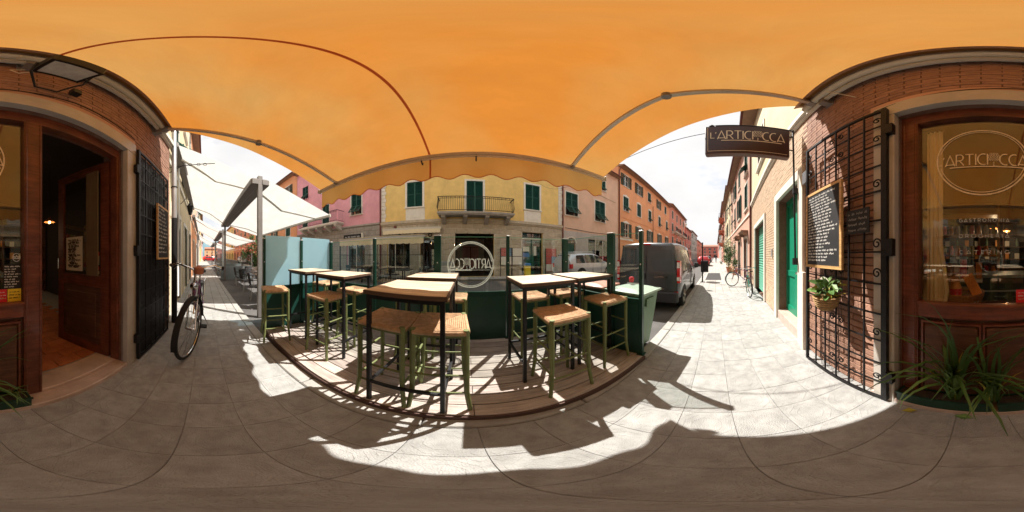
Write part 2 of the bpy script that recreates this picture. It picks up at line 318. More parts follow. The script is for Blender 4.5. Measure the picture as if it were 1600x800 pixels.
        return s.add(vs, fs)
    def grid(s, P):
        n, m = len(P), len(P[0]); return s.add([p for r in P for p in r], [(i * m + j, i * m + j + 1, (i + 1) * m + j + 1, (i + 1) * m + j) for i in range(n - 1) for j in range(m - 1)])
    def mesh(s, name, m, smooth=False):
        me = bpy.data.meshes.new(name); me.from_pydata(s.v, [], s.f); me.materials.append(MC[m])
        if smooth:
            me.shade_smooth()
            try: me.set_sharp_from_angle(angle=R(40))
            except Exception: pass
        return me
def put(name, me, parent=None, loc=(0, 0, 0), rot=(0, 0, 0), label=None, kind=None):
    o = bpy.data.objects.new(name, me); COL.objects.link(o); o.location = loc; o.rotation_euler = rot
    if parent: o.parent = parent
    if label: o['label'] = label
    if kind: o['kind'] = kind
    return o
KEEP = {'lettering', 'chalk_writing', 'print', 'spokes', 'foliage', 'blossom', 'young_leaves', 'brick', 'emblem', 'notice', 'railing', 'stand', 'door_arch', 'soil', 'room', 'wall', 'upper_wall', 'roof', 'seam', 'round_sticker', 'pavement', 'fork', 'basket', 'wheel_arch'}
def islands(mb):
    p = list(range(len(mb.v)))
    def f(i):
        while p[i] != i: p[i] = p[p[i]]; i = p[i]
        return i
    for fc in mb.f:
        a = f(fc[0])
        for q in fc[1:]: p[f(q)] = a
    g = {}
    for i in range(len(mb.v)): g.setdefault(f(i), []).append(i)
    return list(g.values())
def pieces(mb):         # groups of loose islands that stand well apart
    isl = islands(mb)
    if not 1 < len(isl) <= 160: return None
    bx = []
    for g in isl:
        c = [mb.v[i] for i in g]; lo = [min(p[k] for p in c) for k in range(3)]; hi = [max(p[k] for p in c) for k in range(3)]; bx.append((lo, hi, max(h - l for h, l in zip(hi, lo))))
    n = len(isl); pr = list(range(n))
    def f(i):
        while pr[i] != i: i = pr[i]
        return i
    for i in range(n):
        for j in range(i + 1, n):
            gap = math.sqrt(sum(max(0, bx[i][0][k] - bx[j][1][k], bx[j][0][k] - bx[i][1][k]) ** 2 for k in range(3)))
            if gap <= max(.02, .5 * max(bx[i][2], bx[j][2])): pr[f(i)] = f(j)
    out = {}
    for i in range(n): out.setdefault(f(i), []).extend(isl[i])
    return list(out.values())
def part(name, mb, m, parent=None, loc=(0, 0, 0), rot=(0, 0, 0), smooth=False, label=None, kind=None):
    if parent is not None and kind is None and name not in KEEP and len(mb.v) < 9000:
        ps = pieces(mb)
        if ps and 1 < len(ps) <= 40:
            first = None
            for g in ps:
                ix = {v: i for i, v in enumerate(sorted(g))}; q = MB(); q.v = [mb.v[v] for v in sorted(g)]; q.f = [tuple(ix[v] for v in fc) for fc in mb.f if fc[0] in ix]
                o = put(name, q.mesh(name, m, smooth), parent, loc, rot, label, kind); first = first or o
            return first
    return put(name, mb.mesh(name, m, smooth), parent, loc, rot, label, kind)
def thing(name, label, cat, loc=(0, 0, 0), rz=0, group=None):
    o = bpy.data.objects.new(name, None); COL.objects.link(o); o.empty_display_size = .1; o.location = loc; o.rotation_euler = (0, 0, rz)
    o['label'] = label; o['category'] = cat
    if group: o['group'] = group
    return o
def tag(o, label, cat, group=None):
    o['label'] = label; o['category'] = cat
    if group: o['group'] = group
    return o
def struct(name, mb, m, **k): return part(name, mb, m, kind='structure', **k)
def dup(root, loc, rz, label):
    def rec(o, par):
        c = o.copy(); COL.objects.link(c); c.parent = par
        for ch in kids.get(o, ()): rec(ch, c)
        return c
    kids = {}
    for o in COL.objects:
        if o.parent: kids.setdefault(o.parent, []).append(o)
    r = rec(root, None); r.location = loc; r.rotation_euler = (0, 0, rz); r['label'] = label; return r
SR = R(-5.85)        # the shop frontage is turned a little from the street line
def SW(u, v, z=0): return (u * cos(SR) - v * sin(SR), u * sin(SR) + v * cos(SR), z)
DR = R(-2.7)
def DW(u, v, z=0): return (u * cos(DR) - v * sin(DR), u * sin(DR) + v * cos(DR), z)

# ------------------------------------------------------------------ ground
mb = MB(); mb.add([(-400, -400, -.12), (400, -400, -.12), (400, 400, -.12), (-400, 400, -.12)], [(0, 1, 2, 3)]); struct('ground', mb, 'asphalt')
mb = MB(); mb.b2(-130, 130, .98, 9.3, -.11, -.04); struct('road', mb, 'asphalt')
TX0, TX1 = .99 - .3 * 17, .99 + .3 * 17
pv = MB(); pv.b2(-130, TX0, -2.6, .8, -.11, 0); pv.b2(TX1, 130, -2.6, .8, -.11, 0); struct('pavement', pv, 'paving')
bed = MB(); bed.b2(TX0, TX1, -2.6, .8, -.11, -.011); pb = struct('pavement', bed, 'grout')
def tile_mesh(plain):
    m = MB(); m.cbox((0, 0, -.015), (.2975, .2975, .03), .0012)
    if not plain:
        for R1, R2 in ((.128, .116), (.082, .075)):
            vs = []; fs = []
            for k in range(8):
                a = pi / 8 + k * pi / 4
                for r_, z in ((R1 + .003, -.0006), (R1, .0012), (R2, .0012), (R2 - .003, -.0006)): vs.append((r_ * cos(a) * 1.08, r_ * sin(a) * 1.08, z))
            for k in range(8):
                j = (k + 1) % 8
                for q in range(3): fs.append((k * 4 + q, k * 4 + q + 1, j * 4 + q + 1, j * 4 + q))
            m.add(vs, fs)
        for i in (-1, 1):
            for j in (-1, 1): m.box((i * .118, j * .118, .0005), (.03, .03, .003), rz=pi / 4)
    else:
        for i in range(-3, 4):
            m.b2(-.13, .13, i * .037 - .0155, i * .037 + .0155, -.001, .0009)
    return m.mesh('paving_tile', 'tile_plain' if plain else 'tile')
tms = [tile_mesh(0), tile_mesh(1)]
for i in range(34):
    for j in range(8):
        plain = (j in (6, 7) and i % 5) or (i * 7 + j * 3) % 11 == 0
        put('paving_tile', tms[1 if plain else 0], pb, (TX0 + .15 + .3 * i, .65 - .3 * j, random.uniform(-.002, .001)), (random.uniform(-.003, .003), random.uniform(-.003, .003), pi / 2 * (i % 2)))
kerb = MB().b2(-130, 130, .815, .965, -.11, -.03); kb = struct('kerb', kerb, 'grout')
km = MB().cbox((0, 0, -.04), (.99, .16, .085), .012).mesh('kerb_stone', 'kerb')
for i in range(-14, 26): put('kerb_stone', km, kb, (i * 1.0 + .3, .89, random.uniform(-.003, .002)))
for x0, x1 in ((-130, -13.2), (25.8, 130)): part('kerb_stone', MB().b2(x0, x1, .81, .97, -.1, .002), 'kerb', kb)
fp = MB().b2(-130, 130, 9.3, 10.5, -.11, .07); fpv = struct('far_pavement', fp, 'paving')
mb = MB().b2(9.75, 11.1, .40, .796, .004, .008); mb.v = [(x + (.9 if y > .6 else 0) * 0, y, z) for x, y, z in mb.v]
struct('dark_patch', MB().b2(9.6, 13.5, -.35, .60, .001, .005), 'dark_patch')  # thin dark rectangle lying on the right pavement
struct('drain_cover', MB().cbox((6.6, .3, .003), (.5, .5, .012), .004), 'kerb')
# hills and far end
mb = MB(); P = []
for i in range(61):
    a = R(180 + (i - 30) * 1.4); h = 62 + 26 * sin(i * .32) + 15 * sin(i * .83 + 1) + 6 * sin(i * 2.1)
    P.append([(620 * cos(a), 620 * sin(a), -2), (680 * cos(a), 680 * sin(a), h * .6), (760 * cos(a), 760 * sin(a), h), (900 * cos(a), 900 * sin(a), h * .8), (1000 * cos(a), 1000 * sin(a), -2)])
mb.grid(P); struct('hills', mb, 'hill', smooth=True)

# ------------------------------------------------------------------ stroke lettering
def arc(cx, cz, rx, rz_, a0, a1, n=14): return [(cx + rx * cos(R(a0 + (a1 - a0) * i / n)), cz + rz_ * sin(R(a0 + (a1 - a0) * i / n))) for i in range(n + 1)]
GL = {
 'A': (.92, [[(0, 0), (.46, 1), (.92, 0), (.12, 0.2)] if 0 else [(0, 0), (.46, 1), (.92, 0)], [(.10, .13), (.82, .13)]]),
 'R': (.72, [[(0, 0), (0, 1), (.34, 1)] + arc(.36, .72, .3, .28, 90, -90)[1:] + [(.06, .44)], [(.30, .44), (.72, 0)]]),
 'T': (.78, [[(0, 1), (.78, 1)], [(.39, 1), (.39, 0)]]), 'I': (.08, [[(.04, 0), (.04, 1)]]),
 'C': (.72, [arc(.52, .5, .52, .5, 68, 292, 22)]), 'L': (.5, [[(0, 1), (0, 0), (.5, 0)]]), "'": (.14, [[(.1, 1), (.03, .78)]]),
 'G': (.85, [arc(.5, .5, .5, .5, 50, 345, 22) + [(.98, .45), (.6, .45)]]), 'S': (.5, [arc(.26, .74, .24, .26, 30, 270, 10) + arc(.26, .25, .24, .25, 90, -150, 10)[1:]]),
 'O': (1.0, [arc(.5, .5, .5, .5, 0, 360, 28)]), 'N': (.72, [[(0, 0), (0, 1), (.72, 0), (.72, 1)]]), 'M': (.9, [[(0, 0), (.1, 1), (.45, .2), (.8, 1), (.9, 0)]]),
 'D': (.8, [[(0, 0), (0, 1), (.3, 1)] + arc(.3, .5, .5, .5, 90, -90)[1:] + [(0, 0)]]), 'H': (.7, [[(0, 0), (0, 1)], [(.7, 0), (.7, 1)], [(0, .5), (.7, .5)]]),
 'E': (.5, [[(.5, 1), (0, 1), (0, 0), (.5, 0)], [(0, .5), (.42, .5)]]), ' ': (.5, []), 'X': (.7, [[(0, 0), (.7, 1)], [(0, 1), (.7, 0)]]), 'P': (.6, [[(0, 0), (0, 1), (.3, 1)] + arc(.32, .72, .27, .28, 90, -90)[1:] + [(0, .44)]]),
}
ARTI = (.8, 'arti')
def artichoke(m, cx, cz, s, sw, y):      # the little artichoke standing for the O
    m.ribbon([(cx, cz - .0 * s), (cx, cz + .30 * s)], sw * 1.2, y)
    for k, (rr, zz) in enumerate(((.30, .42), (.36, .58), (.34, .74), (.24, .9))):
        n = 5
        for i in range(n):
            a = (i / (n - 1) - .5) * 1.7
            x0 = cx + sin(a) * rr * s; z0 = cz + (zz - .12 + .1 * cos(a)) * s
            m.ribbon([(x0 - .07 * s, z0), (x0 + sin(a) * .04 * s, z0 + .16 * s), (x0 + .07 * s, z0)], sw * .7, y - .0002 * (k + 1) - .0001 * i)
def text(m, s_, x0, z0, h, sw, y, gap=.2, width=None):
    tot = sum((.8 if c == '@' else GL[c][0]) for c in s_) + gap * (len(s_) - 1)
    kx = 1.0 if not width else width / (tot * h); x = x0
    for i, c in enumerate(s_):
        if c == '@': artichoke(m, x + .4 * h * kx, z0 - .1 * h, h * 1.15, sw * .45, y); x += (.8 + gap) * h * kx; continue
        w_, st = GL[c]
        for j, p in enumerate(st): m.ribbon([(x + a * h * kx, z0 + b * h) for a, b in p], sw, y - .00025 * j)
        x += (w_ + gap) * h * kx
    return x
def squiggle(m, x0, x1, z, h, sw, y, rnd=random):
    x = x0
    while x < x1:
        wl = rnd.uniform(.8, 3.2) * h * 1.6; pts = []; n = max(3, int(wl / (h * .28)))
        for i in range(n): pts.append((min(x + wl * i / n, x1), z + (h * rnd.uniform(.45, 1.0) if i % 2 else h * rnd.uniform(-.1, .25))))
        if pts[-1][0] - pts[0][0] > h * .3: m.ribbon(pts, sw, y)
        x += wl + h * .6
def brand(m, cx, cz, w_, h, sw, y, under=True, pre=True):    # L'ARTICI@CCA centred on cx
    tot = w_
    x = cx - w_ / 2
    if pre: text(m, "L'", x, cz + .15 * h, h * .7, sw * .8, y, .12, w_ * .075); x += w_ * .09
    text(m, 'ARTICI@CCA', x, cz, h, sw, y, .16, cx + w_ / 2 - x)
    if under: m.ribbon([(cx - w_ * .36, cz - .16 * h), (cx + w_ * .46, cz - .16 * h)], sw, y)

# ------------------------------------------------------------------ facades
def holewall(x0, x1, z0, z1, holes, depth=.25, arch=()):
    xs = sorted({x0, x1, *[h[0] for h in holes], *[h[1] for h in holes]}); zs = sorted({z0, z1, *[h[2] for h in holes], *[h[3] for h in holes]})
    xs = [x for x in xs if x0 <= x <= x1]; zs = [z for z in zs if z0 <= z <= z1]; m = MB()
    for i in range(len(xs) - 1):
        for j in range(len(zs) - 1):
            cx, cz = (xs[i] + xs[i + 1]) / 2, (zs[j] + zs[j + 1]) / 2
            if any(h[0] < cx < h[1] and h[2] < cz < h[3] for h in holes): continue
            m.add([(xs[i], 0, zs[j]), (xs[i + 1], 0, zs[j]), (xs[i + 1], 0, zs[j + 1]), (xs[i], 0, zs[j + 1])], [(0, 1, 2, 3)])
    for a, b, c, d in holes:
        m.add([(a, 0, c), (b, 0, c), (b, 0, d), (a, 0, d), (a, depth, c), (b, depth, c), (b, depth, d), (a, depth, d)], [(0, 4, 5, 1), (1, 5, 6, 2), (2, 6, 7, 3), (3, 7, 4, 0)])
    return m
SH = {}
def shutter_mesh(w_, h, part_='full'):
    k = (round(w_, 2), round(h, 2))
    if k in SH: return SH[k]
    m = MB(); f = .05
    m.b2(0, f, -.02, .02, 0, h); m.b2(w_ - f, w_, -.02, .02, 0, h); m.b2(f, w_ - f, -.018, .018, 0, f); m.b2(f, w_ - f, -.018, .018, h - f, h); m.b2(f, w_ - f, -.018, .018, h / 2 - f / 2, h / 2 + f / 2)
    n = max(3, int(h / .075))
    for i in range(n):
        z = f + (h - 2 * f) * (i + .5) / n; m.box((w_ / 2, 0, z), (w_ - 2 * f, .012, .07), rx=R(-38))
    SH[k] = m.mesh('shutter', 'shutter_green'); return SH[k]
def window(b, xc, z0, w_, h, kind='closed', trim='trim_white', top=0, y=0, tw=.13):
    x0, x1, z1 = xc - w_ / 2, xc + w_ / 2, z0 + h
    m = MB(); m.b2(x0 - tw, x0, y - .035, y + .1, z0 - .001, z1); m.b2(x1, x1 + tw, y - .035, y + .1, z0 - .001, z1); m.b2(x0 - tw, x1 + tw, y - .04, y + .1, z1, z1 + tw)
    if kind != 'door': m.b2(x0 - tw - .03, x1 + tw + .03, y - .1, y + .1, z0 - .08, z0)
    if top: m.prism([(x0 - tw, z1 + tw), (x1 + tw, z1 + tw), (xc + .12, z1 + tw + .18), (xc - .12, z1 + tw + .18)], y - .04, y + .02)
    fr = part('window', m, trim, b)
    if kind in ('open', 'half'):
        g = MB().b2(x0, x1, y + .16, y + .17, z0, z1); part('pane', g, 'car_glass', fr)
        s = MB()
        for xx in (x0 + .03, xc, x1 - .03): s.b2(xx - .03, xx + .03, y + .12, y + .158, z0, z1)
        for zz in (z0 + .03, z0 + h * .55, z1 - .03): s.b2(x0 + .06, x1 - .06, y + .122, y + .156, zz - .025, zz + .025)
        part('sash', s, 'trim_white', fr)
        put('shutter', shutter_mesh(w_ / 2, h), fr, (x0 - w_ / 2 - .02, y - .06, z0)); put('shutter', shutter_mesh(w_ / 2, h), fr, (x1 + .02, y - .06, z0))
    elif kind == 'tilt':
        part('pane', MB().b2(x0, x1, y + .16, y + .17, z0, z1), 'car_glass', fr)
        hh = h * .62
        for s_ in (0, 1):
            put('shutter', shutter_mesh(w_ / 2, hh), fr, (x0 + s_ * w_ / 2, y + .03, z1 - hh))
            put('shutter', shutter_mesh(w_ / 2, h * .38), fr, (x0 + s_ * w_ / 2, y + .0 - h * .38 * sin(R(38)), z1 - hh - h * .38 * cos(R(38))), (R(-38), 0, 0))
    else:
        part('pane', MB().b2(x0, x1, y + .2, y + .21, z0, z1), 'car_glass', fr)
        for s_ in (0, 1): put('shutter', shutter_mesh(w_ / 2, h), fr, (x0 + s_ * w_ / 2, y + .03, z0))
    return fr
BLK = {}
def blocks(b, x0, x1, z0, z1, holes, m, bw=.78, bh=.36, proud=.03, y=0):
    r = 0; z = z0; cnt = 0
    while z < z1 - .08:
        hh = min(bh, z1 - z); x = x0 - (bw / 2 if r % 2 else 0)
        while x < x1 - .02:
            a, c = max(x, x0), min(x + bw, x1); segs = [(a, c)]
            for h0, h1, h2, h3 in holes:
                if h2 < z + hh * .55 and h3 > z + hh * .45:
                    ns = []
                    for p, q in segs:
                        if q <= h0 or p >= h1: ns.append((p, q)); continue
                        if p < h0: ns.append((p, h0))
                        if q > h1: ns.append((h1, q))
                    segs = ns
            for p, q in segs:
                if q - p < .07: continue
                k = (round(q - p, 2), round(hh, 2), m)
                if k not in BLK: BLK[k] = MB().cbox((0, 0, 0), (q - p - .025, hh - .025, .12), .018).mesh('stone_block', m)
                put('stone_block', BLK[k], b, ((p + q) / 2, y + .06 - proud + random.uniform(-.006, .006), z + hh / 2), (R(90), 0, 0)); cnt += 1
            x += bw
        z += bh; r += 1
    return cnt
def balcony(b, x0, x1, z, dep=.85, slab='trim_white', y=0, belly=.1, corb=3, nm='balcony', fill=0):
    m = MB().b2(x0, x1, y - dep, y + .02, z - .12, z); m.b2(x0 + .05, x1 - .05, y - dep + .05, y, z - .2, z - .121)
    bl = part('balcony', m, slab, b); c = MB()
    for i in range(corb):
        xx = x0 + .35 + (x1 - x0 - .7) * i / max(1, corb - 1); c.prism([(0, 0), (0, -.5), (.25, -.4), (dep * .85, -.12), (dep * .85, 0)], -.12, .12)
        k = len(c.v) - 10
        for q in range(k, len(c.v)): p = c.v[q]; c.v[q] = (xx + p[1], y - p[0], z - .2 + p[2])
    part('corbel', c, slab, bl)
    rl = MB(); yy = y - dep + .05; zt = z + 1.0
    rl.bar((x0 + .04, yy, zt), (x1 - .04, yy, zt), .05, .03); rl.bar((x0 + .04, yy, zt - .12), (x1 - .04, yy, zt - .12), .025); rl.bar((x0 + .04, yy, z + .1), (x1 - .04, yy, z + .1), .03)
    for xx in (x0 + .04, x1 - .04): rl.bar((xx, yy, zt), (xx, y, zt), .05, .03); rl.bar((xx, yy, z + .1), (xx, y, z + .1), .03)
    n = int((x1 - x0) / (.13 if not fill else .09))
    for i in range(n + 1):
        xx = x0 + .05 + (x1 - x0 - .1) * i / n
        rl.tube([(xx, yy, z + .1), (xx, yy - belly, z + .35), (xx, yy - belly * .4, z + .6), (xx, yy, zt)], .009, 4, False)
        if i % 2 == 0: rl.torus((xx, yy, zt - .06), .045, .006, 'y', 8, 4)
    for k in range(1, int(dep / .13)):
        for xx in (x0 + .04, x1 - .04):
            rl.tube([(xx, yy + k * .13, z + .1), (xx + (belly if xx > x0 + 1 else -belly), yy + k * .13, z + .35), (xx, yy + k * .13, zt)], .009, 4, False)
    part('railing', rl, 'iron', bl); return bl
def roofed(b, x0, x1, z, dep=11, over=.55, oz=.12):
    m = MB().b2(x0 - .0, x1 + .0, -over, .3, z, z + oz); part('eave', m, 'eave', b)
    m = MB().prism([(0, 0)] * 0 or [(-over - .05, z + oz), (dep / 2, z + oz + dep * .17), (dep + .3, z + oz)], x0, x1)
    m.v = [(p[1], p[0], p[2]) for p in m.v]; m.f = [f[::-1] for f in m.f]; part('roof', m, 'roof', b)
    g = MB().tube([(x0, -over - .05, z + oz * .6), (x1, -over - .05, z + oz * .6)], .07, 8); part('gutter', g, 'gutter', b, smooth=True)
def body(b, x0, x1, z, holes, m, dep=11, z0=-.1):
    w_ = holewall(x0, x1, z0, z, holes); w_.add([(x0, 0, z0), (x0, 0, z), (x0, dep, z), (x0, dep, z0), (x1, 0, z0), (x1, 0, z), (x1, dep, z), (x1, dep, z0)], [(0, 1, 2, 3), (4, 7, 6, 5), (3, 2, 6, 7), (1, 5, 6, 2)])
    return part('wall', w_, m, b)
def shopfront(b, x0, x1, z0, z1, y=.22, frame='iron', mul=2, door=None, inner='interior_dark', depth=2.2):
    f = MB(); t = .06
    f.b2(x0, x0 + t, y - .04, y + .04, z0, z1); f.b2(x1 - t, x1, y - .04, y + .04, z0, z1); f.b2(x0 + t, x1 - t, y - .04, y + .04, z1 - t, z1); f.b2(x0 + t, x1 - t, y - .04, y + .04, z0, z0 + .3)
    for i in range(1, mul): xx = x0 + (x1 - x0) * i / mul; f.b2(xx - t / 2, xx + t / 2, y - .038, y + .038, z0 + .3, z1 - t)
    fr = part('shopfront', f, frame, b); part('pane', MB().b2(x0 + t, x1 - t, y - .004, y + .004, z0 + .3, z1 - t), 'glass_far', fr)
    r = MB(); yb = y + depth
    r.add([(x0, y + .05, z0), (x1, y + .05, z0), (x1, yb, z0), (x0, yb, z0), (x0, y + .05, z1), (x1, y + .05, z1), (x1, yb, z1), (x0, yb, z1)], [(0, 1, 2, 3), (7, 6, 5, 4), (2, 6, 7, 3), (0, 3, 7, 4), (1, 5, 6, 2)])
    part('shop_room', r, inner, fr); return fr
def north(name, label, x0, x1): return thing(name, label, 'building', (0, 10.5, 0), 0, 'houses across the street')

# --- yellow building
b = thing('yellow_house', 'yellow house across the street with long iron balcony and pale stone ground floor', 'building', (0, 10.5, 0))
YH = [(-3.50, -2.43, 4.8, 6.74), (.45, 1.52, 4.27, 6.64), (4.49, 5.61, 4.8, 6.82), (-3.5, -2.43, 8.4, 10.3), (.45, 1.52, 8.4, 10.3), (4.49, 5.61, 8.4, 10.3),
      (-.29, 2.26, .07, 2.96), (4.25, 5.88, .07, 3.10), (-5.0, -3.3, .07, 2.6), (-2.6, -1.35, .07, 2.6)]
body(b, -5.45, 7.63, 11.6, YH, 'plaster_yellow')
window(b, -2.965, 4.8, 1.07, 1.94); window(b, .985, 4.27, 1.07, 2.37, 'door'); window(b, 5.05, 4.8, 1.12, 2.02)
for x in (-2.965, .985, 5.05): window(b, x, 8.4, 1.07, 1.9)
for x in (-2.93, 5.05):
    m = MB().b2(x - .66, x + .66, -.03, .02, 3.86, 4.71); part('apron', m, 'trim_white', b); part('apron_panel', MB().b2(x - .4, x + .4, -.05, -.031, 4.02, 4.55), 'trim_white', b)
balcony(b, -1.34, 3.4, 4.16, .85, 'stone_grey', belly=.09, corb=4)
m = MB().b2(-5.45, 7.63, -.16, .02, 3.66, 3.84); m.b2(-5.45, 7.63, -.09, .02, 3.56, 3.659); part('cornice', m, 'stone', b)
part('ground_floor_face', MB().b2(-5.45, -5.02, -.012, 0, .07, 3.55).b2(-3.3, -2.6, -.012, 0, .07, 3.55).b2(-1.35, -.29, -.012, 0, .07, 3.55).b2(2.26, 4.25, -.012, 0, .07, 3.55).b2(5.88, 7.63, -.012, 0, .07, 3.55).b2(-5.02, -3.3, -.012, 0, 2.6, 3.55).b2(-2.6, -1.35, -.012, 0, 2.6, 3.55).b2(-.29, 2.26, -.012, 0, 2.96, 3.55).b2(4.25, 5.88, -.012, 0, 3.1, 3.55), 'stone_joint', b)
GH = YH[6:]
blocks(b, -5.43, 7.61, .10, 3.55, [(a - .02, c + .02, d, e + .02) for a, c, d, e in GH], 'stone', .74, .345, .035)
for x0 in (-5.45, 7.26):
    z = 3.9; k = 0
    while z < 11.3: part('stone_block', MB().cbox((x0 + (.19 if k % 2 else .16), -.02, z + .14), (.37 if k % 2 else .31, .07, .27), .012), 'trim_white', b); z += .30; k += 1
m = MB()
for q in (-2.95, 5.06, .99):    # splayed voussoirs above the shops
    for i in range(-4, 5):
        t = .13 * i; s_ = .07 * i
        vs = [(q + t * 1.55 - .075, -.055, 3.12), (q + t * 1.55 + .075, -.055, 3.12), (q + t * 1.55 + s_ * 1.9 + .095, -.055, 3.545), (q + t * 1.55 + s_ * 1.9 - .095, -.055, 3.545)]
        mm = MB().add(vs + [(x, 0, z) for x, _, z in vs], [(0, 1, 2, 3), (0, 4, 5, 1), (1, 5, 6, 2), (2, 6, 7, 3), (3, 7, 4, 0)])
        if q != .99: part('keystone', mm, 'stone', b)
sf = shopfront(b, 4.25, 5.88, .07, 3.1, .25, 'iron', 2)
fan = MB(); fan.b2(4.3, 5.83, .18, .24, 2.62, 2.70)
for i in range(9): fan.torus((4.45 + i * .155, .2, 2.83), .06, .009, 'y', 10, 4)
part('transom_grille', fan, 'alu', sf)
cu = bpy.data.curves.new('t', 'FONT'); cu.body = 'il Giornale'; cu.size = .22; cu.extrude = .002
to = bpy.data.objects.new('t', cu); COL.objects.link(to); bpy.context.view_layer.update()
me = bpy.data.meshes.new_from_object(to); bpy.data.objects.remove(to); me.materials.clear(); me.materials.append(MC['white_vinyl'])
put('lettering', me, sf, (4.42, .232, 2.34), (R(90), 0, 0))
for i, (xx, zz, w_, h_, c_) in enumerate(((4.4, 1.75, .5, .34, 'paper'), (4.4, 1.35, .5, .3, 'sticker_blue'), (5.25, 1.45, .22, .7, 'paper'))): part('notice', MB().b2(xx, xx + w_, .236, .242, zz, zz + h_), c_, sf)
sf = shopfront(b, -5.0, -3.3, .07, 2.6, .2, 'trim_white', 3); sf = shopfront(b, -2.6, -1.35, .07, 2.6, .2, 'iron', 2)
# passage with gate and lit court beyond
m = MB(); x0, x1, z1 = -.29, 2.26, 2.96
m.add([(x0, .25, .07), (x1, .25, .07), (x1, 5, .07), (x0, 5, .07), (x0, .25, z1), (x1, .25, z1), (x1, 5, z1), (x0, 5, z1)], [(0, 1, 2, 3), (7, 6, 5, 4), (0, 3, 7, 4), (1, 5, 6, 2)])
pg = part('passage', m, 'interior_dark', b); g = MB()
for i in range(12): xx = .42 + i * .11; g.tube([(xx, 4.6, .07), (xx, 4.6, 2.3)], .012, 4)
g.bar((.3, 4.6, 2.2), (1.75, 4.6, 2.2), .04); g.bar((.3, 4.6, 1.1), (1.75, 4.6, 1.1), .04); g.bar((1.02, 4.6, .07), (1.02, 4.6, 2.3), .06); part('gate', g, 'gutter', pg)
part('court_wall', MB().b2(.25, 1.8, 4.9, 4.95, .07, 2.4), 'plaster_pink', pg); 
m = MB().b2(x0, .28, 4.5, 4.6, .07, z1).b2(1.76, x1, 4.5, 4.6, .07, z1).b2(.28, 1.76, 4.5, 4.6, 2.35, z1); part('passage_end', m, 'plaster_grey', pg)
roofed(b, -5.45, 7.63, 11.6)
# canopy over left shop
m = MB().b2(-5.2, -1.16, -.34, -.02, 3.16, 3.30); c = part('shop_awning', m, 'cassette_white', b)
v_ = MB(); P = [[(-5.15 + 3.95 * i / 96, -.36, 3.17) for i in range(97)], [(-5.15 + 3.95 * i / 96, -.38, 2.93 - .035 * abs(sin(i * pi / 6))) for i in range(97)]]; v_.grid(P); part('valance', v_, 'cream_cloth', c)
m = MB()
for x in (-4.0, -2.9, -1.9): m.torus((x, -.1, 2.80), .11, .03, 'y', 12, 6)
part('wall_lamp', m, 'iron', b)
part('alarm_bell', MB().lathe([(0, -.13), (.08, -.12), (.12, -.05), (.13, 0)], 16, M=Matrix.Translation((-4.35, -.0, 3.45)) @ Matrix.Rotation(R(-90), 4, 'X')), 'gutter', b, smooth=True)
dp = MB().tube([(7.66, -.1, 11.5), (7.66, -.1, .1)], .055, 8); part('downpipe', dp, 'gutter', b, smooth=True)
dp = MB().tube([(-5.5, -.1, 11.5), (-5.5, -.1, .1)], .055, 8); part('downpipe', dp, 'gutter', b, smooth=True)

# --- pink building
b = thing('pink_house', 'pink house across the street with balcony and dark louvred shutters above grey stone', 'building', (0, 10.5, 0))
PH = [(-15.07, -13.98, 7.9, 9.5), (-11.72, -10.79, 4.42, 6.4), (-8.21, -7.2, 4.8, 6.7), (-8.2, -7.2, 8.1, 9.8), (-11.7, -10.8, 8.1, 9.8), (-8.69, -6.9, .07, 2.65), (-12.2, -10.6, .07, 2.6), (-15, -13.2, .07, 2.6), (-15, -14.1, 4.6, 6.4)]
body(b, -16.2, -5.47, 11.6, PH, 'plaster_pink')
window(b, -14.53, 7.9, 1.09, 1.6, 'tilt', tw=.05, trim='plaster_pink'); window(b, -11.25, 4.42, .93, 1.98, 'door', tw=.05); window(b, -7.7, 4.8, 1.01, 1.9, 'tilt', tw=.1)
window(b, -7.7, 8.1, 1, 1.7, tw=.1); window(b, -11.25, 8.1, .9, 1.7, tw=.1); window(b, -14.55, 4.6, .9, 1.8, tw=.05)
balcony(b, -14.6, -9.0, 4.3, .9, 'trim_white', corb=5, fill=1)
part('cornice', MB().b2(-16.2, -5.56, -.08, .02, 3.78, 3.90), 'stone_grey', b)
part('ground_floor_face', MB().b2(-16.2, -15, -.012, 0, .07, 3.78).b2(-13.2, -12.2, -.012, 0, .07, 3.78).b2(-10.6, -8.69, -.012, 0, .07, 3.78).b2(-6.9, -5.5, -.012, 0, .07, 3.78).b2(-15, -13.2, -.012, 0, 2.6, 3.78).b2(-12.2, -10.6, -.012, 0, 2.6, 3.78).b2(-8.69, -6.9, -.012, 0, 2.65, 3.78), 'stone_joint_dark', b)
blocks(b, -12.9, -5.55, .10, 3.76, [(-8.72, -6.87, 0, 2.67), (-12.22, -10.58, 0, 2.62)], 'stone_grey', .70, .36, .025)
shopfront(b, -8.69, -6.9, .07, 2.65, .2, 'trim_white', 2); shopfront(b, -12.2, -10.6, .07, 2.6, .2, 'iron', 2); shopfront(b, -15, -13.2, .07, 2.6, .2, 'iron', 2)
sg = MB().b2(-8.85, -7.15, -.22, -.03, 2.75, 3.15); s_ = part('shop_sign', sg, 'slate', b)
m = MB(); rr = random.Random(3); squiggle(m, -8.7, -7.25, 2.9, .11, .02, -.222, rr); part('lettering', m, 'chalk', s_)
part('sign_end', MB().b2(-7.10, -6.98, -.2, -.03, 2.78, 3.2), 'paper', b)
roofed(b, -16.2, -5.5, 11.6)

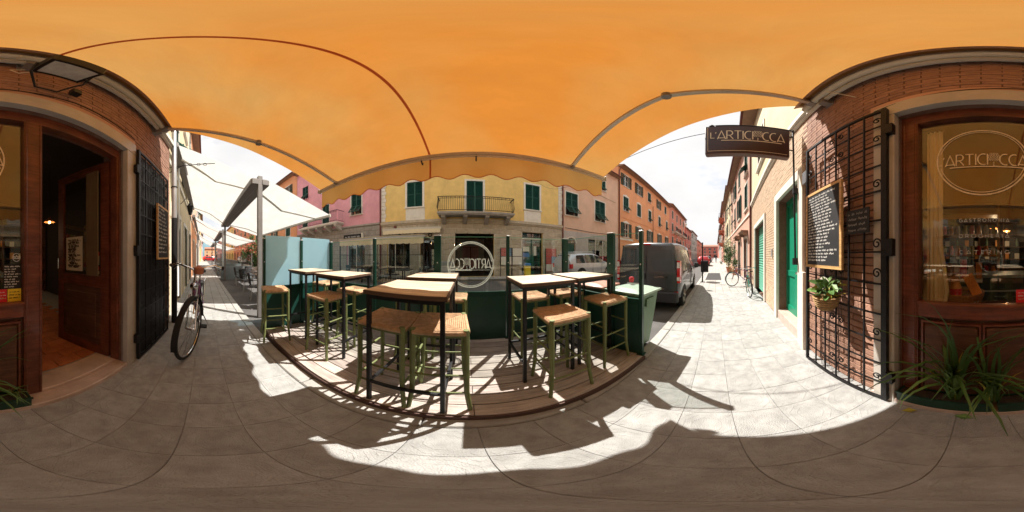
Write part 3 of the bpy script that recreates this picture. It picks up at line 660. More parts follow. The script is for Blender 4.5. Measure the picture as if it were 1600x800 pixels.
# --- beige building
b = thing('beige_house', 'pale beige house between the yellow house and the orange house with an arched door', 'building', (0, 10.5, 0))
BH = [(8.0, 9.3, 4.85, 6.95), (11.5, 13.0, 4.85, 7.0), (8.1, 9.2, 8.3, 9.9), (12.2, 13.1, 8.4, 9.6), (8.14, 9.04, .07, 2.5), (10.58, 13.9, .3, 3.05)]
body(b, 7.69, 15.4, 10.9, BH, 'plaster_beige')
window(b, 8.65, 4.85, 1.3, 2.1, 'tilt', tw=.1); window(b, 12.25, 4.85, 1.5, 2.15, 'tilt', tw=.1); window(b, 8.65, 8.3, 1.1, 1.6, 'tilt', tw=.1); window(b, 12.65, 8.4, .9, 1.2, 'tilt', tw=.1)
part('ground_floor_face', MB().b2(7.74, 8.14, -.03, 0, .07, 3.5).b2(9.04, 10.58, -.03, 0, .07, 3.5).b2(13.9, 15.38, -.03, 0, .07, 3.5).b2(8.14, 9.04, -.03, 0, 3.0, 3.5).b2(10.58, 13.9, -.03, 0, 3.05, 3.5), 'plaster_grey', b)
ar = MB()
for i in range(14):
    a0, a1 = pi * i / 14, pi * (i + 1) / 14; c = (8.59, 2.5)
    ar.add([(c[0] + .45 * cos(a0), -.03, c[1] + .45 * sin(a0)), (c[0] + .45 * cos(a1), -.03, c[1] + .45 * sin(a1)), (c[0] + .56 * cos(a1), -.06, c[1] + .56 * sin(a1)), (c[0] + .56 * cos(a0), -.06, c[1] + .56 * sin(a0))], [(0, 1, 2, 3)])
    ar.add([(c[0] + .56 * cos(a1), -.06, c[1] + .56 * sin(a1)), (c[0] + .56 * cos(a0), -.06, c[1] + .56 * sin(a0)), (c[0] + .56 * cos(a0), 0, c[1] + .56 * sin(a0)), (c[0] + .56 * cos(a1), 0, c[1] + .56 * sin(a1))], [(0, 1, 2, 3)])
part('door_arch', ar, 'trim_white', b)
fan = MB(); fan.add([(8.59 + .45 * cos(pi * i / 14), -.004, 2.5 + .45 * sin(pi * i / 14)) for i in range(15)], [tuple(range(15))]); fl = part('fanlight', fan, 'car_glass', b)
gm = MB()
for i in range(1, 7): gm.bar((8.59, -.02, 2.5), (8.59 + .44 * cos(pi * i / 7), -.02, 2.5 + .44 * sin(pi * i / 7)), .02)
part('grille', gm, 'stone', fl)
d = part('door', MB().b2(8.14, 9.04, .12, .17, .07, 2.5), 'shutter_green', b); part('door_panel', MB().b2(8.22, 8.55, .10, .12, .3, 2.3).b2(8.63, 8.96, .10, .12, .3, 2.3), 'shutter_green', d)
sf = shopfront(b, 10.58, 13.9, .3, 3.05, .15, 'alu', 3)
for i in range(5): part('notice', MB().b2(10.9 + i * .55, 11.3 + i * .55, .155, .16, 1.0 + .1 * (i % 2), 1.6), ('paper', 'sticker_orange', 'sticker_blue')[i % 3], sf)
m = MB().tube([(7.9, -.06, 8.0), (10, -.06, 7.75), (14.9, -.06, 7.55)], .012, 5); part('cable', m, 'iron', b); part('cable', MB().tube([(7.9, -.06, 3.72), (11, -.06, 3.62), (15.3, -.06, 3.75)], .02, 5), 'iron', b)
roofed(b, 7.69, 15.4, 10.9)

# --- orange building
b = thing('orange_house', 'tall orange house with three rows of green shuttered windows behind the grey van', 'building', (0, 10.5, 0))
cx1 = [17.2, 20.7, 24.4, 28.9, 33.0]; cx2 = [17.15, 20.7, 24.6, 29.3, 34.0]; cx3 = [17.2, 20.8, 24.6, 29.3, 33.9]
OH = [(c - .6, c + .6, 10.5, 12.2) for c in cx1] + [(c - .6, c + .6, 7.1, 9.0) for c in cx2] + [(c - .6, c + .6, 3.75, 5.5) for c in cx3] + [(16.4, 18.2, .07, 2.7), (20, 22, .07, 2.7), (24, 25.5, .07, 2.7)]
body(b, 15.46, 36.1, 12.9, OH, 'plaster_orange')
for i, c in enumerate(cx1): window(b, c, 10.5, 1.2, 1.7, 'open' if i in (0, 1, 3) else ('tilt' if i == 2 else 'closed'), tw=.08)
for i, c in enumerate(cx2): window(b, c, 7.1, 1.2, 1.9, 'closed' if i == 1 else 'tilt', top=1, tw=.12)
for i, c in enumerate(cx3): window(b, c, 3.75, 1.2, 1.75, 'open', top=1, tw=.12)
for a, c in ((16.4, 18.2), (20, 22), (24, 25.5)): shopfront(b, a, c, .07, 2.7, .2, 'iron', 2)
part('cornice', MB().b2(15.46, 36.1, -.05, .02, 6.1, 6.2).b2(15.46, 36.1, -.05, .02, 3.2, 3.32), 'plaster_orange', b)
part('plaque', MB().b2(15.6, 18.9, -.02, .0, 3.36, 3.6), 'trim_white', b)
part('downpipe', MB().tube([(15.5, -.35, 12.7), (15.55, -.1, 12.2), (15.55, -.1, .1)], .07, 8), 'gutter', b, smooth=True)
part('downpipe', MB().tube([(25.9, -.08, 10.2), (25.9, -.08, 6.2), (25.9, -.08, .1)], .04, 6), 'gutter', b)
roofed(b, 15.46, 36.1, 12.9, over=.7)
# --- further houses on the north side, east
b = thing('terracotta_house', 'terracotta house with two small balconies beyond the orange house', 'building', (0, 10.5, 0))
hx = [39, 43.5, 48, 52.5]; H = [(c - .6, c + .6, zz, zz + 2) for c in hx for zz in (4.2, 7.6, 10.8)]
body(b, 36.12, 55, 13.8, H, 'plaster_terracotta')
for c in hx:
    for zz in (4.2, 7.6, 10.8): window(b, c, zz, 1.2, 2, 'closed' if (c + zz) % 2 else 'open', tw=.12)
for c, z in ((41.2, 7.5), (41.2, 4.1), (50.2, 7.5)): balcony(b, c - 3.3, c + 3.3, z, 1.1, 'trim_white', corb=3)
roofed(b, 36.12, 55, 13.8, over=.8)
def simple_house(name, label, x0, x1, z, m, y=10.5, rz=0, cols=3, rows=3, shop=True, kind='closed', off=0):
    b = thing(name, label, 'building', (0, y, 0) if not rz else (x0 + x1, y, 0), rz)
    Wd = (x1 - x0) / cols; H = []; wn = []
    for i in range(cols):
        for j in range(rows):
            c = x0 + Wd * (i + .5); zz = 4.0 + j * (z - 4.3) / rows; h = min(1.9, (z - 4.3) / rows - .9); H.append((c - .55, c + .55, zz, zz + h)); wn.append((c, zz, h, (i + j) % 3))
    G = [(x0 + Wd * (i + .5) - .9, x0 + Wd * (i + .5) + .9, .02, 2.6) for i in range(cols)] if shop else []
    body(b, x0, x1, z, H + G, m)
    for c, zz, h, k in wn: window(b, c, zz, 1.1, h, ('closed', 'tilt', 'open')[k] if kind == 'mix' else kind, tw=.1)
    for a, c, d, e in G: shopfront(b, a, c, d, e, .2, 'iron', 2)
    part('cornice', MB().b2(x0, x1, -.06, .02, 3.3, 3.45), 'trim_white', b)
    roofed(b, x0, x1, z); return b
simple_house('red_house', 'low red house with pale corner chimney drum past the balconied house', 56.5, 70, 11.5, 'plaster_red', cols=3, rows=2, kind='mix')
dr = MB().lathe([(0, 0), (1.3, 0), (1.5, .3), (1.5, .9), (1.7, 1.0), (1.7, 1.15), (.4, 1.8), (0, 1.85)], 24); b = part('water_tank', dr, 'trim_white', smooth=True, loc=(58.5, 12.0, 12.05)); tag(b, 'pale round roof tank on the low red house down the street', 'tank')
part('pipe', MB().tube([(0, -1.2, .8), (0, -1.2, 2.6)], .25, 8), 'gutter', b)
simple_house('cream_house', 'cream house with grey cornices down the right end of the street', 70.5, 92, 12.5, 'plaster_grey', cols=4, rows=3, kind='mix')
simple_house('rust_house', 'rust red house far down the right end of the street, north side', 92.5, 125, 10.5, 'plaster_terracotta', cols=5, rows=2, kind='mix')
b = simple_house('end_house', 'distant pale house closing the right end of the street', -9, 9, 10, 'plaster_red', y=0, cols=4, rows=2, kind='mix'); b.location = (150, 3, 0); b.rotation_euler = (0, 0, R(-90))
# --- north side, west
simple_house('apricot_house', 'apricot house left of the pink house behind the white awnings', -33, -16.3, 12.2, 'plaster_orange', cols=4, rows=3, kind='mix')
simple_house('brick_red_house', 'brick red house behind the oleander hedge down the left street', -56, -33.2, 11.5, 'plaster_terracotta', cols=5, rows=3, kind='mix')
simple_house('straw_house', 'straw coloured house far down the left street', -90, -56.3, 12.5, 'plaster_yellow', cols=6, rows=3, kind='mix')
simple_house('faded_pink_house', 'faded pink house at the far left end of the street', -125, -90.3, 11, 'plaster_rose', cols=6, rows=2, kind='mix')
b = simple_house('west_end_house', 'small ochre house closing the left end of the street', -7, 7, 8, 'plaster_orange', y=0, cols=3, rows=1, kind='mix'); b.location = (-152, 8, 0); b.rotation_euler = (0, 0, R(90))

# ------------------------------------------------------------------ shop building (own frontage line)
shop = thing('brick_shop', 'brick fronted corner shop with wooden shopfront and marble surround under the orange awning', 'building', SW(0, 0, 0), SR)
WV = -1.0
holes = [(-8.4, -6.95 + 0, .0, 2.6)]
# local frame of the shop: x = u, y = v. holewall faces -y, so mirror it: x' = -u
def mirror_wall(hs, u0, u1, z0, z1, v, dep):
    m = holewall(-u1, -u0, z0, z1, [(-h[1], -h[0], h[2], h[3]) for h in hs], dep)
    m.v = [(-p[0], v - p[1], p[2]) for p in m.v]; return m
UPW = [(5.0, 6.1, 5.0, 6.9), (1.0, 2.1, 5.0, 6.9), (-2.2, -1.1, 5.0, 6.9)]
OPN = [(-1.49, .62, 0, 2.78), (2.25, 3.45, 0, 2.66), (4.95, 7.0, 0, 2.6)] 
wall = part('wall', mirror_wall(OPN, -3.12, 8.35, -.1, 4.05, WV - .014, .28), 'mortar', shop)
part('upper_wall', mirror_wall(UPW, -3.12, 8.35, 4.05, 9.3, WV + .004, .25), 'plaster_cream', shop)
m = MB(); m.add([(-3.12, WV - .02, -.1), (-3.12, WV - .02, 9.3), (-3.12, -11, 9.3), (-3.12, -11, -.1), (8.35, WV - .02, -.1), (8.35, WV - .02, 9.3), (8.35, -11, 9.3), (8.35, -11, -.1)], [(0, 1, 2, 3), (4, 7, 6, 5), (3, 2, 6, 7), (1, 5, 6, 2)]); part('side_wall', m, 'plaster_cream', shop)
part('string_course', MB().b2(-3.12, 8.35, WV - .01, WV + .09, 4.02, 4.14).b2(-3.12, 8.35, WV - .01, WV + .05, 3.96, 4.019), 'trim_white', shop)
part('eave', MB().b2(-3.3, 8.5, -1.2, -.45, 9.3, 9.42), 'eave', shop)
part('roof', MB().add([(-3.3, -.4, 9.43), (8.5, -.4, 9.43), (8.5, -6, 11.2), (-3.3, -6, 11.2), (-3.3, -11.4, 9.43), (8.5, -11.4, 9.43)], [(0, 1, 2, 3), (3, 2, 5, 4), (0, 3, 4), (1, 5, 2), (0, 4, 5, 1)]), 'roof', shop)
part('gutter', MB().tube([(-3.3, -.4, 9.36), (8.5, -.4, 9.36)], .07, 8), 'gutter', shop, smooth=True)
for a, c, d, e in UPW:
    f = MB().b2(a - .12, a, WV - .02, WV + .04, d, e + .12).b2(c, c + .12, WV - .02, WV + .04, d, e + .12).b2(a, c, WV - .02, WV + .04, e, e + .12).b2(a - .15, c + .15, WV - .02, WV + .1, d - .1, d)
    w_ = part('window', f, 'trim_white', shop); part('pane', MB().b2(a, c, WV - .2, WV - .19, d, e), 'car_glass', w_)
    for s_ in (0, 1): put('shutter', shutter_mesh((c - a) / 2, 1.3), w_, (a + s_ * (c - a) / 2, WV + .02, e - 1.25), (R(32), 0, 0))
# bricks
BC = []
row = 0; z = .02; BL, BHt = .262, .066
while z < 3.93:
    u = -3.1 - (BL / 2 if row % 2 else 0)
    while u < 8.33:
        a, c = max(u, -3.11), min(u + BL, 8.34)
        for h0, h1, h2, h3 in OPN[:1] + [(2.08, 3.64, 0, 2.86), (4.8, 7.15, 0, 2.75)]:
            hh0, hh1, ht = (h0 - .2, h1 + .2, 2.99) if h0 == -1.49 else (h0, h1, h3)
            if z + .02 < ht and a < hh1 and c > hh0:
                if a < hh0 - .04: c = min(c, hh0)
                elif c > hh1 + .04: a = max(a, hh1)
                else: c = a
        if c - a > .04: BC.append(((a + c) / 2, z + BHt / 2, c - a))
        u += BL
    z += BHt; row += 1
BC.sort(key=lambda t: (t[0] ** 2 + 1 + (t[1] - 1.42) ** 2)); bm_ = {}
rest = {'brick': MB(), 'dark': MB()}
for i, (u, zz, l) in enumerate(BC):
    pr = random.uniform(-.003, .003)
    if i < 290:
        bmn = 'brick' if u > 2.08 else 'brick_shaded'; k = (round(l, 2), bmn)  # one brick, its sunlit and shaded colours split at the green door
        if k not in bm_: bm_[k] = MB().cbox((0, 0, 0), (l - .010, BHt - .011, .05), .003).mesh('brick', bmn)
        put('brick', bm_[k], shop, (u, WV - .025 + pr, zz), (R(-90), 0, 0))
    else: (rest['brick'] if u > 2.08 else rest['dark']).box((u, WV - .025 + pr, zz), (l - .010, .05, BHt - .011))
part('brick', rest['brick'], 'brick', shop, kind='stuff'); part('brick', rest['dark'], 'brick_shaded', shop, kind='stuff')
# marble surround + plaster band
m = MB().cbox((-1.585, WV + .005, 1.39), (.19, .09, 2.78), .006); part('door_jamb', m, 'marble', shop); part('door_jamb', MB().cbox((.715, WV + .005, 1.39), (.19, .09, 2.78), .006), 'marble', shop)
part('lintel', MB().cbox((-.435, WV + .005, 2.878), (2.49, .09, .19), .006), 'marble', shop)
part('plaster_band', MB().b2(-1.72, .87, WV - .01, WV + .012, 2.976, 3.09), 'plaster_rose', shop)
stp = part('step', MB().cbox((-.43, -1.05, .03), (2.56, .19, .06), .01), 'marble_pink', shop); part('threshold', MB().cbox((-.43, -1.22, .05), (2.11, .26, .12), .01), 'marble_pink', shop)
# wooden shopfront
wf = MB(); wy0, wy1 = -1.14, -1.06
wf.b2(.49, .62, wy0, wy1, .11, 2.78); wf.b2(-.55, -.41, wy0, wy1, .11, 2.78); wf.b2(-1.49, -1.43, wy0, wy1, .11, 2.78)
wf.b2(-1.43, .49, wy0, wy1, 2.66, 2.78) if 0 else wf.b2(-.41, .49, wy0, wy1, 2.65, 2.78)
wf.b2(-1.43, -.55, wy0, wy1, 2.65, 2.78)
fr = part('shopfront', wf, 'wood_red', shop)
part('bottom_rail', MB().cbox((.04, -1.1, 1.03), (.9, .1, .10), .01), 'wood_red', fr); part('sill', MB().cbox((.04, -1.07, 1.083), (.9, .06, .02), .006), 'wood_red', fr)
m = MB().b2(-.41, .49, -1.12, -1.09, .11, .98); pn = part('base_panel', m, 'wood_old', fr)
for a, c in ((-.37, .02), (.06, .45)):
    part('raised_panel', MB().cbox(((a + c) / 2, 0, 0), (c - a, .72, .03), .014), 'wood_old', pn, loc=(0, -1.085, .55), rot=(R(-90), 0, 0))
    part('moulding', MB().b2(a - .015, a, -1.09, -1.065, .16, .94).b2(c, c + .015, -1.09, -1.065, .16, .94).b2(a, c, -1.09, -1.065, .925, .94).b2(a, c, -1.09, -1.065, .16, .175), 'wood_red', pn)
for x in (.505, .60, -.425, -.535, -1.45): part('moulding', MB().tube([(x, wy1, .12), (x, wy1, 2.66)], .009, 6), 'wood_red', fr)
pane = part('window_pane', MB().b2(-.41, .49, -1.108, -1.102, 1.09, 2.65), 'glass_shop', fr)
# window lettering: reader's right is -u, facing +v
m = MB(); y = 0
m.ribbon([(.315 * cos(R(a)), .315 * sin(R(a))) for a in range(0, 360, 5)], .010, -.0005, True)
for a0, a1 in ((14, 166), (194, 346)): m.ribbon(arc(0, 0, .295, .295, a0, a1, 40), .005, -.0008)
brand(m, 0, -.06, .62, .105, .0085, -.0015)
part('lettering', m, 'gold_vinyl', fr, loc=(.04, -1.1005, 2.17), rot=(0, 0, pi))
for s_, z, w_ in (('GASTRONOMIA', 1.655, .34), ('DROGHERIA', 1.545, .34), ('CATERING', 1.435, .34)):
    m = MB(); text(m, s_, -w_ / 2, 0, .023, .0022, 0, .6, w_); part('lettering', m, 'white_vinyl', fr, loc=(.027, -1.1005, z), rot=(0, 0, pi))
m = MB().b2(-.40, -.27, -1.100, -1.098, 1.187, 1.362); s_ = part('menu_sheet', m, 'slate', fr); t = MB(); rr = random.Random(5)
for i in range(9): squiggle(t, .005, .12 - .02 * (i % 3), .155 - i * .018, .009, .0018, 0, rr)
part('chalk_writing', t, 'chalk', s_, loc=(-.272, -1.0975, 1.187), rot=(0, 0, pi))
part('yellow_notice', MB().b2(-.401, -.30, -1.100, -1.098, 1.09, 1.185), 'sticker_yellow', fr); part('red_notice', MB().b2(-.295, -.19, -1.100, -1.098, 1.09, 1.185), 'sticker_red', fr)
t = MB(); rr = random.Random(8)
for i in range(3): squiggle(t, .01, .09, .07 - i * .022, .008, .0015, 0, rr)
part('print', t, 'ink', fr, loc=(-.302, -1.0975, 1.09), rot=(0, 0, pi)); part('print', t, 'white_vinyl', fr, loc=(-.195, -1.0975, 1.09), rot=(0, 0, pi))
m = MB().ribbon([(.028 * cos(R(a)), .028 * sin(R(a))) for a in range(0, 360, 15)], .003, 0, True); m.ribbon([(-.018, -.008), (-.02, .008), (-.008, 0), (0, .014), (.008, 0), (.02, .008), (.018, -.008), (-.018, -.008)], .004, -.0006)
part('round_sticker', m, 'white_vinyl', fr, loc=(-.365, -1.0975, 1.41), rot=(0, 0, pi))
# open inner door leaf hinged at the left jamb
dl = MB(); LW = .86
for a, c, d, e in ((0, .11, 0, 2.5), (LW - .11, LW, 0, 2.5), (.11, LW - .11, 0, .14), (.11, LW - .11, .92, 1.06), (.11, LW - .11, 2.38, 2.5)): dl.b2(a, c, -.022, .022, d, e)
leaf = part('door_leaf', dl, 'wood_red', shop, loc=(-1.44, -1.16, .125), rot=(0, 0, R(-83)))
part('door_pane', MB().b2(.11, LW - .11, -.004, .004, 1.06, 2.38), 'glass_shop', leaf)
part('raised_panel', MB().cbox((LW / 2, 0, .53), (LW - .22, .03, .78), .005).cbox((LW / 2, .0, .53), (LW - .36, .05, .6), .01), 'wood_old', leaf)
part('handle', MB().tube([(LW - .05, .02, 1.12), (LW - .05, .07, 1.12), (LW - .05, .07, 1.26), (LW - .05, .02, 1.26)], .008, 6), 'chrome', leaf)
ps = part('poster', MB().b2(.40, .70, .008, .011, 1.10, 1.55), 'paper', leaf); t = MB(); rr = random.Random(11)
for i in range(26): squiggle(t, rr.uniform(.03, .08), rr.uniform(.16, .27), .04 + i * .0145, rr.uniform(.01, .022), rr.uniform(.003, .007), -.0003 * (i % 4), rr)
part('print', t, 'ink', ps, loc=(.70, .0115, 1.10), rot=(0, 0, pi))
for a, z0, z1, c in ((.14, 1.30, 1.34, 'sticker_red'), (.14, 1.19, 1.30, 'paper'), (.14, 1.13, 1.17, 'sticker_red'), (.14, 1.08, 1.115, 'paper')): part('notice', MB().b2(a, a + .13, .008, .011, z0, z1), c, leaf)
mc = MB(); P = []
for k in range(2): pass
for i in range(25): P.append([(.12 + .008 * i, .05 + .018 * sin(i * 1.3) , z) for z in (2.38, 1.6, 1.06)])
part('curtain', MB().grid(P), 'door_curtain', leaf, smooth=True)
# interior
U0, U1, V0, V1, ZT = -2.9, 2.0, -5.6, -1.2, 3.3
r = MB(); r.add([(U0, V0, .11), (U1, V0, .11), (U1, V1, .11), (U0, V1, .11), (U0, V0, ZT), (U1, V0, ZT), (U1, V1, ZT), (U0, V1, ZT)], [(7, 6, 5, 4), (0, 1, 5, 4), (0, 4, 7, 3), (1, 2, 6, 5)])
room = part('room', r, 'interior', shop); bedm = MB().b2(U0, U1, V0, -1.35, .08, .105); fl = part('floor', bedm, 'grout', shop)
tm = MB().cbox((0, 0, 0), (.292, .142, .02), .003).mesh('floor_tile', 'terracotta'); k = 0
for i in range(7):
    for j in range(18): put('floor_tile', tm, fl, (-1.95 + .3 * i + (.15 if j % 2 else 0), -1.43 - .15 * j, .110 + random.uniform(-.001, .001)))
sh = MB()
for z in (.5, .9, 1.3, 1.7, 2.1, 2.5): sh.b2(-2.85, 1.9, -5.55, -5.2, z, z + .03)
for i in range(7): sh.b2(-2.85 + i * .78, -2.81 + i * .78, -5.55, -5.2, .12, 2.7)
sf_ = part('shelving', sh, 'wood_old', shop); bt = MB().lathe([(0, 0), (.04, 0), (.04, .17), (.015, .22), (.015, .28), (0, .28)], 8).mesh('bottle', 'bin_green'); bx = MB().cbox((0, 0, .1), (.12, .1, .2), .004).mesh('packet', 'sticker_orange'); bx2 = MB().cbox((0, 0, .09), (.14, .1, .18), .004).mesh('packet', 'paper')
for z in (.93, 1.33, 1.73, 2.13):
    for i in range(24):
        o = put('bottle' if i % 3 else 'packet', (bt, bx, bx2)[i % 3] if i % 3 != 0 else random.choice((bx, bx2)), None, (0, 0, 0)); bpy.data.objects.remove(o)
for z in (1.33, 1.73):
    for i in range(14):
        q = (i * 5 + int(z * 10)) % 3; o = put('bottle' if q == 0 else 'packet', (bt, bx, bx2)[q], None, SW(-2.6 + i * .33, -5.35, z), (0, 0, SR)); tag(o, ('dark green bottle standing on the back shelf inside the shop', 'orange packet standing on the back shelf inside the shop', 'white packet standing on the back shelf inside the shop')[q], 'bottle' if q == 0 else 'packet', ('bottles', 'orange packets', 'white packets')[q] + ' on the back shelves of the shop')
ct = thing('shop_counter', 'dark shop counter with glass top inside the window', 'counter', SW(-.25, -2.6, .11), SR); part('counter_body', MB().cbox((0, 0, .5), (.75, .6, 1.0), .01), 'interior_dark', ct); part('counter_top', MB().cbox((0, 0, 1.02), (.8, .65, .04), .008), 'steel_panel', ct)
for i in range(4): part('shelf_edge', MB().b2(-.36, .36, .3, .315, .2 + i * .2, .22 + i * .2), 'alu', ct)
dsp = thing('display_stand', 'low white table stacked with packets behind the wicker tray', 'table', SW(.35, -2.3, .11), SR); part('table_top', MB().cbox((0, 0, .98), (.55, .4, .03), .005), 'white_plastic', dsp)
for sx in (-.25, .25):
    for sy in (-.17, .17): part('leg', MB().b2(sx - .015, sx + .015, sy - .015, sy + .015, 0, .965), 'iron', dsp)
# wicker tray with goods in the window
wt = thing('wicker_tray', 'round orange wicker tray on a stand in the shop window', 'tray', SW(.25, -1.45, .11), SR)
m = MB(); m.lathe([(0, .93), (.2, .93), (.215, .95), (.22, .99), (.205, .99), (.2, .955), (0, .945)], 28); part('tray', m, 'wicker', wt, smooth=True); m = MB()
for i in range(28): a = 2 * pi * i / 28; m.tube([(.2 * cos(a), .2 * sin(a), .93), (.17 * cos(a + .2), .17 * sin(a + .2), .85), (.2 * cos(a + .4), .2 * sin(a + .4), .78)], .006, 5)
for i in range(3): a = 2 * pi * i / 3; m.tube([(.18 * cos(a), .18 * sin(a), .8), (.22 * cos(a), .22 * sin(a), 0)], .012, 6)
m.torus((0, 0, .78), .2, .012, 'z', 28, 6); part('stand', m, 'wicker', wt, smooth=True)
j = part('jar', MB().lathe([(0, 0), (.05, 0), (.055, .02), (.055, .09), (.04, .12), (.04, .14), (0, .14)], 16), 'sticker_orange', loc=SW(.28, -1.38, 1.057), smooth=True); tag(j, 'glass jar with red label standing on the wicker tray', 'jar'); part('jar_label', MB().lathe([(.0562, .03), (.0562, .085)], 16), 'sticker_red', j)
j = part('biscuit_box', MB().cbox((0, 0, 0), (.09, .05, .2), .004), 'sticker_orange', loc=SW(.14, -1.45, 1.16), rot=(0, R(28), SR)); tag(j, 'orange patterned box leaning on the wicker tray', 'box')
j = part('lidded_jar', MB().lathe([(0, 0), (.07, 0), (.075, .1), (.06, .17), (.065, .18), (.065, .2), (0, .21)], 16), 'wicker', loc=SW(.34, -1.52, 1.057), smooth=True); tag(j, 'tall lidded wicker pot at the back of the tray', 'pot')
gi = 0
for zz, vv, us in ((1.11, -2.3, (.13, .24, .35, .46, .56)), (1.33, -5.0, ())):
    for u_ in us:
        mm_ = ('sticker_orange', 'paper', 'sticker_red', 'paper', 'wicker')[gi % 5]; hh_ = (.22, .16, .26, .18, .2)[gi % 5]
        o = part('packet', MB().cbox((0, 0, hh_ / 2), (.085, .07, hh_), .004), mm_, loc=SW(u_, vv, zz), rot=(0, 0, SR + .2 * gi)); tag(o, ('orange packet at the end of the white display table inside the shop', 'small white packet second along the white display table', 'tall red packet in the middle of the white display table', 'white packet fourth along the white display table', 'brown packet at the far end of the white display table')[gi], 'packet'); gi += 1
ws = thing('wall_shelf', 'pale shelf unit with jars behind the display table inside the shop', 'shelf', SW(.55, -3.2, .11), SR)
for z_ in (.9, 1.3, 1.7, 2.1): part('shelf', MB().b2(-.75, .75, -.15, .15, z_, z_ + .03), 'frame_wood', ws)
for x_ in (-.75, .75): part('shelf_side', MB().b2(x_ - .015, x_ + .015, -.15, .15, 0, 2.3), 'frame_wood', ws)
jm = [MB().lathe([(0, 0), (.045, 0), (.045, .13), (.03, .15), (.035, .15), (.035, .18), (0, .18)], 12).mesh('jar', c_, True) for c_ in ('sticker_orange', 'paper', 'leaf_dry', 'sticker_red')]
for r_, z_ in enumerate((.93, 1.33, 1.73)):
    for i in range(10):
        q = (i * 3 + r_) % 4; o = put('jar', jm[q], None, SW(-.1 + .14 * i, -3.2 - .02 * r_ * 0, z_ + .11)); tag(o, (('orange', 'white', 'yellow', 'red')[q] + ' jar on the ' + ('lowest', 'middle', 'highest')[r_] + ' row of the pale shelf unit'), 'jar', ('orange', 'white', 'yellow', 'red')[q] + ' jars on the ' + ('lowest', 'middle', 'highest')[r_] + ' row of the shelf unit')
P = [[(.47 - .010 * i - (.05 if z == 1.15 and i > 8 else 0), -1.2 - .012 * sin(i * 1.7), z) for z in (2.62, 2.0, 1.5, 1.15, .9)] for i in range(14)]; o = part('curtain', MB().grid(P), 'curtain', smooth=True, loc=SW(0, 0, 0), rot=(0, 0, SR)); tag(o, 'cream curtain gathered at one side inside the shop window', 'curtain')
def pendant(u, v, z, label, pw=5):
    pl_ = bpy.data.lights.new('pendant_light', 'POINT'); pl_.energy = pw; pl_.color = (1, .72, .42); pl_.shadow_soft_size = .03; po = bpy.data.objects.new('pendant_light', pl_); COL.objects.link(po); po.location = SW(u, v, z - .06)
    p = thing('pendant_lamp', label, 'lamp', SW(u, v, z), SR, 'pendant lamps in the shop'); part('shade', MB().lathe([(.02, .09), (.03, .07), (.09, .02), (.1, .0)], 16), 'wicker', p, smooth=True); part('bulb', MB().lathe([(0, -.03), (.022, -.01), (.022, .01), (.01, .04)], 10), 'bulb', p, smooth=True); part('cord', MB().tube([(0, 0, .09), (0, 0, ZT - z)], .004, 5), 'iron', p)
pendant(-1.5, -2.6, 2.05, 'small lit pendant lamp seen through the open shop door', .8); pendant(-.15, -4.0, 2.1, 'lit pendant lamp hanging deep in the shop behind the window lettering')
pendant(-.5, -4.4, 2.1, 'lit pendant lamp hanging furthest back in the shop')
# planter boxes and plants at the foot of the shopfront
def planter(name, label, u0, u1):
    p = thing(name, label, 'planter', SW((u0 + u1) / 2, -1.02, .06), SR); w_ = (u1 - u0) / 2
    m = MB().b2(-w_, w_, -.065, -.055, 0, .13).b2(-w_, w_, .055, .065, 0, .13).b2(-w_, -w_ + .01, -.055, .055, 0, .13).b2(w_ - .01, w_, -.055, .055, 0, .13).b2(-w_ + .01, w_ - .01, -.055, .055, 0, .01); m.b2(-w_ - .008, w_ + .008, .066, .076, .115, .135)
    part('box', m, 'planter', p); part('soil', MB().b2(-w_ + .01, w_ - .01, -.055, .055, .05, .115), 'soil', p); return p
planter('planter_box', 'long dark green planter box under the shop window', -.02, .6); planter('planter_box', 'short dark green planter box beside the open shop door', -.42, -.06)
LM = []
def leafmesh(L_, w_, arch_, m, seg=8):
    vs = []; fs = []
    for i in range(seg + 1):
        t = i / seg; ang = R(82) - arch_ * t * t * 1.0; 
        x = 0 if i == 0 else px_ + cos(ang) * L_ / seg; z = 0 if i == 0 else pz_ + sin(ang) * L_ / seg
        px_, pz_ = x, z; ww = w_ * (1 - t ** 2.2) * (.5 + .5 * min(1, t * 5)) / 2 + .0008; vs += [(x, -ww, z + ww * .5), (x, 0, z), (x, ww, z + ww * .5)]
    for i in range(seg):
        for k in range(2): fs.append((i * 3 + k, i * 3 + k + 1, i * 3 + 4 + k, i * 3 + 3 + k))
    mb = MB().add(vs, fs); return mb.mesh('leaf', m, True)
LMS = [leafmesh(l, .028, a, c) for l, a, c in ((.85, .9, 'leaf'), (.7, 2.2, 'leaf'), (.65, 1.0, 'leaf_light'), (.95, 1.2, 'leaf'), (.6, 2.9, 'leaf_light'), (.45, .8, 'leaf_dry'))]
def strap_plant(u, v, z, n, label, sc_=1.0, seed=1, kinds=(0, 0, 1, 1, 2, 2, 3, 3, 4, 4, 5)):
    p = thing('strap_leaf_plant', label, 'plant', SW(u, v, z), SR); rr = random.Random(seed)
    for i in range(n):
        a = rr.uniform(0, 2 * pi) if rr.random() > .6 else rr.uniform(.05 * pi, .95 * pi)
        o = put('leaf', LMS[rr.choice(kinds)], p, (rr.uniform(-.03, .03), rr.uniform(-.02, .02), 0), (rr.uniform(-.15, .15), rr.uniform(-.25, .1), a)); s_ = rr.uniform(.75, 1.1) * sc_; o.scale = (s_ * (1 if sin(a) > -.2 else .35), s_, s_)
strap_plant(.22, -1.02, .16, 46, 'tall strap leaved plant with arching leaves under the window lettering', 1.3, 4)
strap_plant(-.04, -1.02, .16, 30, 'lower bushy strap leaved plant near the middle of the shopfront', 1.0, 6)
strap_plant(-.32, -1.02, .16, 14, 'small cut back plant in the planter next to the shop door', .4, 9, (4, 5))
vs = MB()
